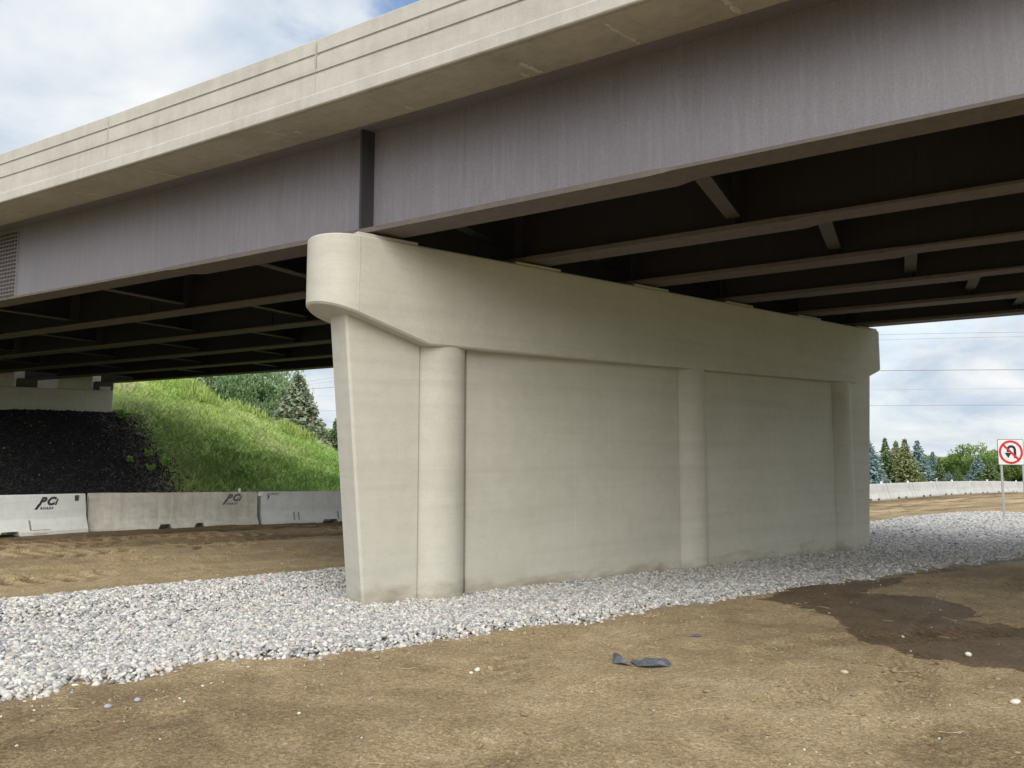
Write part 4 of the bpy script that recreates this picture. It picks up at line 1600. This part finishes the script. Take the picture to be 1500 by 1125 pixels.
def barrier_mesh(prof, ln, slots, chip=0.0, seed=0):
    rn = random.Random(seed)
    st = [0.0]
    ev = []
    for (a, b) in slots:
        ev += [(a, 0), (a + 0.05, 1), (b - 0.05, 1), (b, 0)]
    xs = [(0.0, 0)] + ev + [(ln, 0)]
    full = []
    for (x0, s0), (x1, s1) in zip(xs[:-1], xs[1:]):
        n = max(1, int((x1 - x0) / 0.25))
        for q in range(n):
            full.append((x0 + (x1 - x0) * q / n, s0 if q == 0 else (s0 if s0 == s1 else s0)))
    full.append(xs[-1])
    V, F = [], []
    k = len(prof)
    n2 = 2 * k
    for x, s in full:
        row = []
        for (y, z) in prof:
            if s and z < 0.10:
                z2 = 0.10
                y2 = face_y(prof, 0.10) if z > 0.01 else face_y(prof, 0.10) - 0.001
                row.append((y2, z2))
            else:
                row.append((y, z))
        e = chip * rn.random() if x in (0.0, ln) else 0
        pts = [(-y, z) for y, z in row] + [(y, z) for y, z in row[::-1]]
        for y, z in pts:
            j = chip * 0.25
            V.append((x + (rn.uniform(0, chip) if x == 0 else -rn.uniform(0, chip) if x == ln else 0), y + rn.uniform(-j, j), z + (rn.uniform(-j, j) if z > 0.1 else 0)))
    for i in range(len(full) - 1):
        for q in range(n2):
            a, b = i * n2 + q, i * n2 + (q + 1) % n2
            F.append((a, b, b + n2, a + n2))
    F.append(tuple(range(n2)))
    F.append(tuple((len(full) - 1) * n2 + q for q in range(n2))[::-1])
    return V, F


def on_face(V, prof, x0, z0, off=0.004):
    """lay flat lettering (x,y) onto the upper front face of a barrier: local front is -y"""
    out = []
    for v in V:
        z = z0 + v[1]
        out.append((x0 + v[0], -face_y(prof, z) - off, z))
    return out


LOGO = join([font_mesh('P', 0.20, 0.55, 0.012), ([(v[0] + 0.145, v[1], 0) for v in font_mesh('C', 0.20, 0.45, 0.012)[0]], font_mesh('C', 0.20, 0.45, 0.012)[1]),
             ([(v[0] + 0.300, v[1], 0) for v in font_mesh('i', 0.16, 0.45, 0.008)[0]], font_mesh('i', 0.16, 0.45, 0.008)[1]),
             ([(-0.075, -0.085, 0), (-0.02, -0.085, 0), (0.055, 0.02, 0), (0.0, 0.02, 0)], [(0, 1, 2, 3)])])
ROADS = font_mesh('ROADS', 0.062, 0.35, 0.003, 1.25)


def barrier(p0, p1, mat, prof, label, group=None, slots=((0.75, 1.2), (2.6, 3.05)), chip=0.0, seed=0, logo=None, reflectors=(), pockets=(), loops=True):
    x0, y0 = p0
    x1, y1 = p1
    ln = math.hypot(x1 - x0, y1 - y0)
    xm, ym = x0, y0
    z = float(min(zg(x0), zg(x1)))
    root = empty('concrete_barrier', (x0, y0, float(zg(x0)) - 0.004), math.atan2(y1 - y0, x1 - x0))
    root.rotation_euler.y = -math.atan2(float(zg(x1) - zg(x0)), ln)
    tag(root, label, 'barrier', group)
    V, F = barrier_mesh(prof, ln, slots, chip, seed)
    body = pym('barrier_body', V, F, mat, root)
    if not chip:
        pass
    if logo:
        lx, lz, sc_, mm = logo
        V = [(v[0] * sc_, v[1] * sc_, 0) for v in LOGO[0]]
        pym('logo_letters', on_face(V, prof, lx, lz), LOGO[1], mm, root, fix=False)
        V = [(v[0] * sc_ + 0.03, v[1] * sc_ - 0.085 * sc_, 0) for v in ROADS[0]]
        pym('logo_word', on_face(V, prof, lx, lz), ROADS[1], mm, root, fix=False)
    for (rx_, w_, h_) in reflectors:
        V, F = boxvf(rx_ - w_, rx_ + w_, -0.03, 0.03, 0.805, 0.81 + h_)
        o = pym('reflector', V, F, M['reflector'], root)
        bevel_mesh(o, 0.006, 1)
    for pxx in pockets:
        V = []
        for (dx, z_) in ((0, 0.30), (0.035, 0.30), (0.035, 0.10), (0, 0.10)):
            V.append((pxx + dx, -face_y(prof, z_) - 0.003, z_))
        V2 = [(v[0], v[1] + 0.04, v[2]) for v in V]
        pym('lifting_pocket', V + V2, [(0, 1, 2, 3), (4, 7, 6, 5), (0, 4, 5, 1), (1, 5, 6, 2), (2, 6, 7, 3), (3, 7, 4, 0)], M['pocket_shade'], root)
    if loops:
        for zz_ in (0.25, 0.62):
            V, F = tube([(ln - 0.02, -0.05, zz_), (ln + 0.035, -0.03, zz_), (ln + 0.035, 0.03, zz_), (ln - 0.02, 0.05, zz_)], 0.011, 6)
            pym('pin_loop', V, F, M['bolt'], root)
    return root


# left run
GPL = 'barriers below the black slope'
b0 = barrier((-8.3, 7.9), (-4.66, 9.0), M['barrier_white'], PROF, 'pale barrier at the far left end, beyond the picture edge', GPL, seed=1)
b1 = barrier((-4.55, 9.05), (-0.86, 10.28), M['barrier_white'], PROF, 'clean pale barrier at the left edge with a dark logo', GPL, slots=((0.5, 0.95), (2.15, 2.55)), seed=2,
             logo=(2.92, 0.60, 1.08, M['ink']), pockets=(2.72,))
V, F = boxvf(3.66, 3.74, -face_y(PROF, .72) - 0.012, -0.05, 0.66, 0.78)
pym('lifting_hook', V, F, M['bolt'], b1)
V, F = [( 2.78, -face_y(PROF, .02) - .004, 0.02), (3.05, -face_y(PROF, .02) - .004, 0.02), (3.12, -face_y(PROF, .11) - .004, .115), (2.76, -face_y(PROF, .11) - .004, .115)], [(0, 1, 2, 3)]
M['patch'] = simple('patch_mortar', (0.42, 0.36, 0.27), 0.9, 0, 0.25, 25)
pym('mortar_patch', V, F, M['patch'], b1, fix=False)
b2 = barrier((-0.76, 10.38), (3.05, 10.56), M['barrier_old'], PROF_OLD, 'stained chipped barrier in the middle with a worn logo', GPL, slots=((1.45, 1.75), (2.25, 2.5)), chip=0.025, seed=3,
             logo=(3.0, 0.60, 1.1, M['ink_faded']), reflectors=((3.38, 0.022, 0.085),))
b3 = barrier((3.16, 10.58), (6.95, 10.25), M['barrier_grey'], PROF, 'smooth grey barrier running behind the left edge of the pier', GPL, slots=((1.55, 2.0), (2.9, 3.3)), seed=4, pockets=(0.80, 0.92, 1.98, 2.1),
             reflectors=())
V7, F7 = font_mesh('7', 0.13, 0.0, 0.006)
pym('stencil_digit', on_face(V7, PROF, 0.14, 0.62), F7, M['ink'], b3, fix=False)
VK, FK = font_mesh('KIMSEY', 0.065, 0.0, 0.002, 1.5)
pym('stencil_word', on_face(VK, PROF, 0.16, 0.725), FK, M['ink_faded'], b3, fix=False)
V, F = boxvf(-0.08, 0.03, -0.10, 0.0, 0.70, 0.80)
pym('marker_tape', V, F, M['reflector'], b3)
b4 = barrier((7.05, 10.24), (10.85, 10.1), M['barrier_grey'], PROF, 'grey barrier hidden behind the pier', GPL, seed=5)

# right run: straight line beyond the sign
p = Vector((36.44, 10.27))
d = Vector((0.9965, 0.0835)).normalized()
names_r = ['first pale barrier emerging beside the pier on the right', 'second pale barrier from the pier in the right run', 'third pale barrier from the pier in the right run',
           'fourth pale barrier from the pier in the right run', 'fifth pale barrier from the pier in the right run', 'sixth pale barrier from the pier in the right run',
           'barrier seen just left of the near sign post', 'barrier seen between the two sign posts', 'barrier behind the right sign post', 'last barrier running out of the picture on the right']
for k in range(-3, 9):
    a = p + d * (3.85 * (k)) - d * 0
    b = a + d * 3.775
    lab = ['pale barrier deepest behind the pier in the right run', 'pale barrier just hidden by the right edge of the pier'][k + 3] if k < -1 else names_r[k + 1]
    barrier((a.x, a.y), (b.x, b.y), M['barrier_light'], PROF, lab, 'barriers beyond the dirt road', seed=20 + k, logo=(3.05, 0.58, 1.0, M['ink_pale']),
            reflectors=((3.35, 0.07, 0.10),) if k % 2 == 0 or k == -1 else ((3.35, 0.07, 0.03),), pockets=(0.35, 1.2, 2.45, 3.3), slots=((0.9, 1.3), (2.0, 2.35)))

# ------------------------------------------------------------------ no U-turn sign
SD = 25.93
pl_ = px(1461.5, 643.6, SD)
pr_ = px(1461.5, 681.0, SD)
c_ = px(1480.5, 662.3, SD)
S_ = 0.875
sx = Vector((rt.x, rt.y, 0)).normalized()
zs = float(zg(c_.x))
sg = empty('no_u_turn_sign', (c_.x, c_.y, zs), math.atan2(sx.y, sx.x) - 0.03)
tag(sg, 'white square no U-turn sign with red ring on two galvanised posts', 'sign')
hc = c_.z - zs


def rrect(hw, r_, n=6):
    pts = []
    for (cx, cy, a0) in ((hw - r_, hw - r_, 0), (-hw + r_, hw - r_, 90), (-hw + r_, -hw + r_, 180), (hw - r_, -hw + r_, 270)):
        for q in range(n + 1):
            a = R(a0 + 90 * q / n)
            pts.append((cx + r_ * math.cos(a), cy + r_ * math.sin(a)))
    return pts


def plate_xz(pts, y0, y1, cz):
    n = len(pts)
    V = [(x, y0, cz + z) for x, z in pts] + [(x, y1, cz + z) for x, z in pts]
    F = [tuple(range(n)), tuple(range(2 * n - 1, n - 1, -1))] + [(k, n + k, n + (k + 1) % n, (k + 1) % n) for k in range(n)]
    return V, F


V, F = plate_xz(rrect(S_ / 2, 0.04), -0.004, 0.0, hc)
pn = pym('sign_panel', V, F, M['sign_edge'], sg)
V, F = plate_xz(rrect(S_ / 2 - 0.018, 0.03), -0.0085, -0.0045, hc)
pym('sign_face', V, F, M['sign_white'], sg)


def ring(r0, r1, y, n=48):
    V, F = [], []
    for k in range(n):
        a = 2 * math.pi * k / n
        V += [(r0 * math.cos(a), y, hc + r0 * math.sin(a)), (r1 * math.cos(a), y, hc + r1 * math.sin(a))]
    for k in range(n):
        q = (k + 1) % n
        F.append((2 * k, 2 * k + 1, 2 * q + 1, 2 * q))
    return V, F


# arrow: stem up on the right, over the top, down to a head on the left
V, F = [], []
n = 20
rc, hwid = 0.115, 0.042
outer, inner = [], []
path_ = [(0.115, -0.20), (0.115, 0.08)] + [(rc * math.cos(R(a)), 0.08 + rc * math.sin(R(a))) for a in range(9, 181, 9)] + [(-0.115, 0.0)]
for i, (x, z) in enumerate(path_):
    a = path_[max(i - 1, 0)]
    b = path_[min(i + 1, len(path_) - 1)]
    tx, tz = b[0] - a[0], b[1] - a[1]
    l_ = math.hypot(tx, tz)
    nx_, nz_ = -tz / l_, tx / l_
    V += [(x + nx_ * hwid + 0.02, -0.0115, hc + z + nz_ * hwid), (x - nx_ * hwid + 0.02, -0.0115, hc + z - nz_ * hwid)]
    if i:
        F.append((2 * i - 2, 2 * i - 1, 2 * i + 1, 2 * i))
k0 = len(V)
V += [(-0.115 - 0.115 + 0.02, -0.0115, hc - 0.02), (-0.115 + 0.115 + 0.02, -0.0115, hc - 0.02), (-0.095, -0.0115, hc - 0.20)]
F.append((k0, k0 + 1, k0 + 2))
pym('arrow_symbol', V, F, M['sign_black'], sg)
V, F = ring(0.325, 0.40, -0.0135)
q = len(V)
w2 = 0.036
cs = math.cos(R(45))
e = 0.345
for (a, b) in ((-e, w2), (e, w2), (e, -w2), (-e, -w2)):
    V.append(((a + b) * cs, -0.0135, hc + (b - a) * cs))
F.append((q, q + 1, q + 2, q + 3))
pym('prohibition_ring', V, F, M['sign_red'], sg)
for xo in (-0.325, 0.40):
    V, F = [], []
    # U-channel post
    prof_ = [(-0.035, 0.03), (-0.035, 0.002), (0.035, 0.002), (0.035, 0.03), (0.028, 0.03), (0.028, 0.009), (-0.028, 0.009), (-0.028, 0.03)]
    for z in (-0.25, hc + S_ / 2 - 0.05):
        V += [(xo + a, b, z) for a, b in prof_]
    n = len(prof_)
    F = [(k, (k + 1) % n, n + (k + 1) % n, n + k) for k in range(n)] + [tuple(range(n))[::-1], tuple(range(n, 2 * n))]
    pym('post', V, F, M['galv'], sg)
V, F = [], []

# ------------------------------------------------------------------ wires on utility poles
WIRES = [('upper', 557, 490.5, 486.5, 0.030), ('second', 562, 498, 493, 0.022), ('thick', 569, 543, 541.5, 0.055), ('thin', 580, 571, 569, 0.016), ('lowest', 602, 594, 593.5, 0.030)]
labs = ['topmost power line crossing the cloudy sky', 'second power line from the top', 'thickest power line, midway up the right sky', 'thinnest power line, just above the lowest one', 'lowest power line, passing above the conifer tops']
def dirp(x, y):
    return fw + rt2 * ((x - 750) / FPX) - up2 * ((y - 562.5) / FPX)


def on_plan(x, y):
    """meet the vertical plane through the pole line"""
    A, B = Vector((38.0, 96.0)), Vector((73.0, 10.0))
    n = Vector((B.y - A.y, -(B.x - A.x)))
    d = dirp(x, y)
    c = Vector((CAM[0], CAM[1]))
    t = (A - c).dot(n) / Vector((d.x, d.y)).dot(n)
    return Vector(CAM) + d * t


ends = []
for (nm, yl, yr1, yr2, rad), lab in zip(WIRES, labs):
    a, b, c = on_plan(462, yl), on_plan(1290, yr1), on_plan(1500, yr2)
    # quadratic through the three points along the pole line
    ln = (Vector((c.x, c.y)) - Vector((a.x, a.y))).length
    sb = (Vector((b.x, b.y)) - Vector((a.x, a.y))).length / ln
    co = np.polyfit([0, sb, 1], [a.z, b.z, c.z], 2)
    pts = []
    for s in np.linspace(-0.30, 1.22, 60):
        pts.append((a.x + (c.x - a.x) * s, a.y + (c.y - a.y) * s, float(np.polyval(co, s))))
    V, F = tube(pts, rad * 0.5, 6)
    o = pym('power_line', V, F, M['wire'])
    tag(o, lab, 'power line', 'power lines over the road')
    ends.append((pts[0], pts[-1]))
for k in (0, 1):
    e = [Vector(q[k]) for q in ends]
    zt_ = max(q.z for q in e) + 0.3
    zb = float(zg(e[0].x))
    po = empty('utility_pole', (e[0].x + 0.02, e[0].y + 0.25, zb))
    tag(po, ['distant wooden utility pole at the far end of the power lines', 'wooden utility pole at the near end of the power lines'][k], 'utility pole', 'utility poles')
    V, F = tube([(0, 0, -0.5), (0, 0, zt_ - zb)], [0.17, 0.11], 10)
    pym('pole', V, F, M['pole_wood'], po)
    for q in e:
        V, F = boxvf(-0.06, 0.06, -0.27, -0.05, q.z - zb - 0.05, q.z - zb + 0.05)
        pym('insulator', V, F, M['galv'], po)

# ------------------------------------------------------------------ far junction on the right
def far_z(p_):
    return float(zg(p_.x))


p = px(1491, 685, 140)
zb = far_z(p)
st = empty('street_name_sign', (p.x, p.y, zb), math.atan2(sx.y, sx.x))
tag(st, 'far teal street name sign on a thin post, seen between the sign posts', 'street sign')
V, F = plate_xz([(-0.75, -0.12), (0.5, -0.38), (0.9, -0.3), (0.9, 0.3), (0.5, 0.38), (-0.75, 0.16)], -0.03, 0.03, p.z - zb)
pym('sign_blade', V, F, M['teal'], st)
V, F = tube([(1.6, 0.06, -0.3), (1.6, 0.06, p.z - zb + 0.3)], 0.07, 8)
V2, F2 = tube([(-0.4, 0.06, p.z - zb), (1.6, 0.06, p.z - zb)], 0.04, 6)
V, F = join([(V, F), (V2, F2)])
pym('post', V, F, M['galv'], st)
for k in range(7):
    p = px(1474 + k * 4.4, 698, 138)
    zb = far_z(p)
    br = empty('traffic_barrel', (p.x, p.y, zb))
    tag(br, ['first', 'second', 'third', 'fourth', 'fifth', 'sixth', 'seventh'][k] + ' tiny orange traffic barrel from the left at the far junction', 'traffic barrel', 'orange barrels at the far junction')
    prof_ = [(0.30, 0), (0.30, 0.12), (0.26, 0.13), (0.25, 0.4), (0.235, 0.41), (0.225, 0.7), (0.21, 0.71), (0.20, 0.95), (0.10, 1.0)]
    V, F = [], []
    for (r_, z_) in prof_:
        V += [(r_ * math.cos(6.283 * a / 12), r_ * math.sin(6.283 * a / 12), z_) for a in range(12)]
    for i in range(len(prof_) - 1):
        F += [(i * 12 + a, i * 12 + (a + 1) % 12, i * 12 + 12 + (a + 1) % 12, i * 12 + 12 + a) for a in range(12)]
    F.append(tuple((len(prof_) - 1) * 12 + a for a in range(12)))
    pym('barrel_body', V, F, M['orange'], br)
    V, F = [], []
    for (r_, z_) in ((0.252, 0.45), (0.240, 0.62)):
        V += [(r_ * math.cos(6.283 * a / 12), r_ * math.sin(6.283 * a / 12), z_) for a in range(12)]
    F = [(a, (a + 1) % 12, 12 + (a + 1) % 12, 12 + a) for a in range(12)]
    pym('white_band', V, F, M['sign_white'], br)
p = px(1372, 706, 52)
dl = empty('delineator_post', (p.x, p.y, float(zg(p.x))))
tag(dl, 'thin white delineator post rising behind the right barriers', 'post')
hp = px(1372, 700.5, 52).z - float(zg(p.x))
V, F = tube([(0, 0, -0.2), (0, 0, hp)], 0.05, 8)
pym('post', V, F, M['reflector'], dl)
V, F = tube([(0, 0, hp - 0.22), (0, 0, hp - 0.05)], 0.056, 8)
pym('reflective_band', V, F, M['galv'], dl)

# ------------------------------------------------------------------ debris and stones on the dirt
def gz(x, y):
    a, _ = ground_h(np.array([[x]]), np.array([[y]]))
    return float(a[0, 0])


def torn_sheet(name, outline, loc_, rz, label, lift, seed):
    rn = random.Random(seed)
    bm = bmesh.new()
    n = len(outline)
    c = bm.verts.new((0, 0, lift * 1.1))
    outline = [(x * 1.1, y * 1.7) for x, y in outline]
    ring1 = [bm.verts.new((x * 0.55, y * 0.55, lift * rn.uniform(0.5, 1.3))) for x, y in outline]
    ring2 = [bm.verts.new((x, y, max(0.004, lift * rn.uniform(-0.1, 0.9)))) for x, y in outline]
    for k in range(n):
        q = (k + 1) % n
        bm.faces.new((c, ring1[k], ring1[q]))
        bm.faces.new((ring1[k], ring2[k], ring2[q], ring1[q]))
    bmesh.ops.solidify(bm, geom=list(bm.faces), thickness=0.004)
    bmesh.ops.recalc_face_normals(bm, faces=bm.faces)
    me = bpy.data.meshes.new(name)
    bm.to_mesh(me)
    bm.free()
    o = link(name, me, M['plastic'])
    o.location = (*loc_, gz(*loc_) + 0.002)
    o.rotation_euler = (0, 0, rz)
    tag(o, label, 'debris')
    return o


torn_sheet('plastic_scrap', [(0.15, 0.0), (0.13, 0.05), (0.06, 0.085), (-0.02, 0.09), (-0.07, 0.05), (-0.13, 0.06), (-0.15, 0.0), (-0.12, -0.05), (-0.03, -0.07), (0.05, -0.06), (0.12, -0.04)],
           (0.70, -4.24), -0.66, 'larger crumpled blue grey plastic scrap lying on the dirt', 0.04, 3)
torn_sheet('plastic_scrap', [(0.045, 0.0), (0.03, 0.06), (0.0, 0.10), (-0.025, 0.04), (-0.05, -0.01), (0.0, -0.04), (0.07, -0.07)], (0.50, -4.07), -0.5,
           'small upright scrap of grey plastic left of the larger piece', 0.055, 5)
torn_sheet('dark_scrap', [(0.06, 0.0), (0.03, 0.012), (-0.02, 0.014), (-0.055, 0.0), (-0.02, -0.012), (0.035, -0.01)], (1.80, -3.86), -0.66,
           'small dark scrap on the dirt beyond the plastic pieces', 0.02, 8)


def stone_mesh(name, seed, sub=2):
    bm = bmesh.new()
    bmesh.ops.create_icosphere(bm, subdivisions=sub, radius=0.5)
    rn = random.Random(seed)
    o1, o2 = rn.uniform(0, 9), rn.uniform(0, 9)
    for v in bm.verts:
        k = 1 + 0.16 * math.sin(3 * v.co.x + o1) + 0.14 * math.sin(4 * v.co.y + o2) + 0.1 * math.sin(5 * v.co.z + o1)
        v.co *= k
    for f in bm.faces:
        f.smooth = True
    me = bpy.data.meshes.new(name)
    bm.to_mesh(me)
    bm.free()
    return me


STN = [(3.20, -5.70, 0.07, 'stone_white', 'round white stone on the wet dirt at the right'), (1.72, -5.35, 0.055, 'stone_tan', 'small pinkish stone in the middle of the dirt right of the plastic scrap'),
       (1.95, -6.46, 0.055, 'stone_white', 'pale stone near the lower right corner'), (-0.60, -3.60, 0.055, 'stone_white', 'white flat chip on the dirt below the near column'),
       (-0.68, -3.63, 0.035, 'stone_white', 'smaller white chip beside the flat one'), (-3.05, -2.95, 0.05, 'stone_grey', 'grey pebble stray on the dirt at the lower left'),
       (-2.86, -2.86, 0.045, 'stone_grey', 'second grey pebble stray, slightly right of the first')]
for k, (x, y, sz, mt, lab) in enumerate(STN):
    me = stone_mesh('stone', 30 + k)
    o = link('stone', me, M[mt])
    o.location = (x, y, gz(x, y) + sz * 0.22)
    o.scale = (sz * 1.15, sz, sz * 0.62)
    o.rotation_euler = (0.1, 0.15, k * 1.3)
    tag(o, lab, 'stone', 'stones lying on the dirt')

# scattered small pebbles over the dirt
n_ = 1100
X = np.concatenate([rng.uniform(-6, 9, n_), rng.uniform(-6, 30, n_)])
Y = np.concatenate([rng.uniform(-8, -2.3, n_), rng.uniform(2.0, 9.8, n_)])
near_edge = rng.uniform(-6, 12, 420)
X = np.concatenate([X, near_edge])
Y = np.concatenate([Y, -2.5 - np.abs(rng.normal(0, 0.28, 420)) - 0.02 * near_edge])
k = (poly_sdf(X, Y, GRAVEL) > 0) & ((poly_sdf(X, Y, WET) > 0) | (rng.random(len(X)) < 0.35))
X, Y = X[k], Y[k]
hh, _ = ground_h(X, Y)
n_ = len(X)
s = np.clip(rng.lognormal(math.log(0.009), 0.45, n_), 0.005, 0.03)
S = np.stack([s * 1.2, s, s * 0.7], 1)
RO = np.stack([rng.normal(0, .4, n_), rng.normal(0, .4, n_), rng.uniform(0, 6.28, n_)], 1)
o = scatter_object('loose_pebbles', np.stack([X, Y, hh + s * 0.15], 1), S, RO, M['pebble'], 1, 0.25)
tag(o, 'tiny loose pebbles scattered over the dirt', 'pebbles', kind='stuff')

# dirt clods
n_ = 3800
X = rng.uniform(-6, 9, n_)
Y = rng.uniform(-8, -2.6, n_)
k = fbm(X, Y, 1.2, 201, 3) > -0.05
X, Y = X[k], Y[k]
k = (poly_sdf(X, Y, GRAVEL) > 0.1) & (poly_sdf(X, Y, WET) > 0.15)
X, Y = X[k], Y[k]
hh, _ = ground_h(X, Y)
n_ = len(X)
s = np.clip(rng.lognormal(math.log(0.017), 0.5, n_), 0.006, 0.055)
S = np.stack([s * 1.3, s, s * 0.55], 1)
RO = np.stack([rng.normal(0, .3, n_), rng.normal(0, .3, n_), rng.uniform(0, 6.28, n_)], 1)
M['clod'] = simple('dirt_clod', (0.27, 0.21, 0.13), 0.95, 0, 0.35, 18, 0.2)
o = scatter_object('dirt_clods', np.stack([X, Y, hh + s * 0.1], 1), S, RO, M['clod'], 2, 0.3)
tag(o, 'small crumbly dirt clods strewn over the foreground', 'dirt clods', kind='stuff')

# bits of straw
n_ = 70
parts = []
for k in range(n_):
    x, y = rng.uniform(-5, 7), rng.uniform(-7.4, -2.8)
    if k < 26:
        x, y = 3.9 + rng.normal(0, .35), -3.62 + rng.normal(0, .13)
    z = gz(x, y)
    a = rng.uniform(0, 6.28)
    l_ = rng.uniform(0.04, 0.17)
    c = rng.normal(0, 0.2)
    pts = [(x + math.cos(a) * l_ * q - math.sin(a) * c * l_ * q * q, y + math.sin(a) * l_ * q + math.cos(a) * c * l_ * q * q, z + 0.012 + 0.006 * math.sin(q * 5 + k)) for q in (-.5, 0, .5)]
    parts.append(tube(pts, 0.0016, 4, False))
V, F = join(parts)
o = pym('straw_bits', V, F, M['straw'])
tag(o, 'thin dry straw bits lying on the dirt', 'straw', kind='stuff')
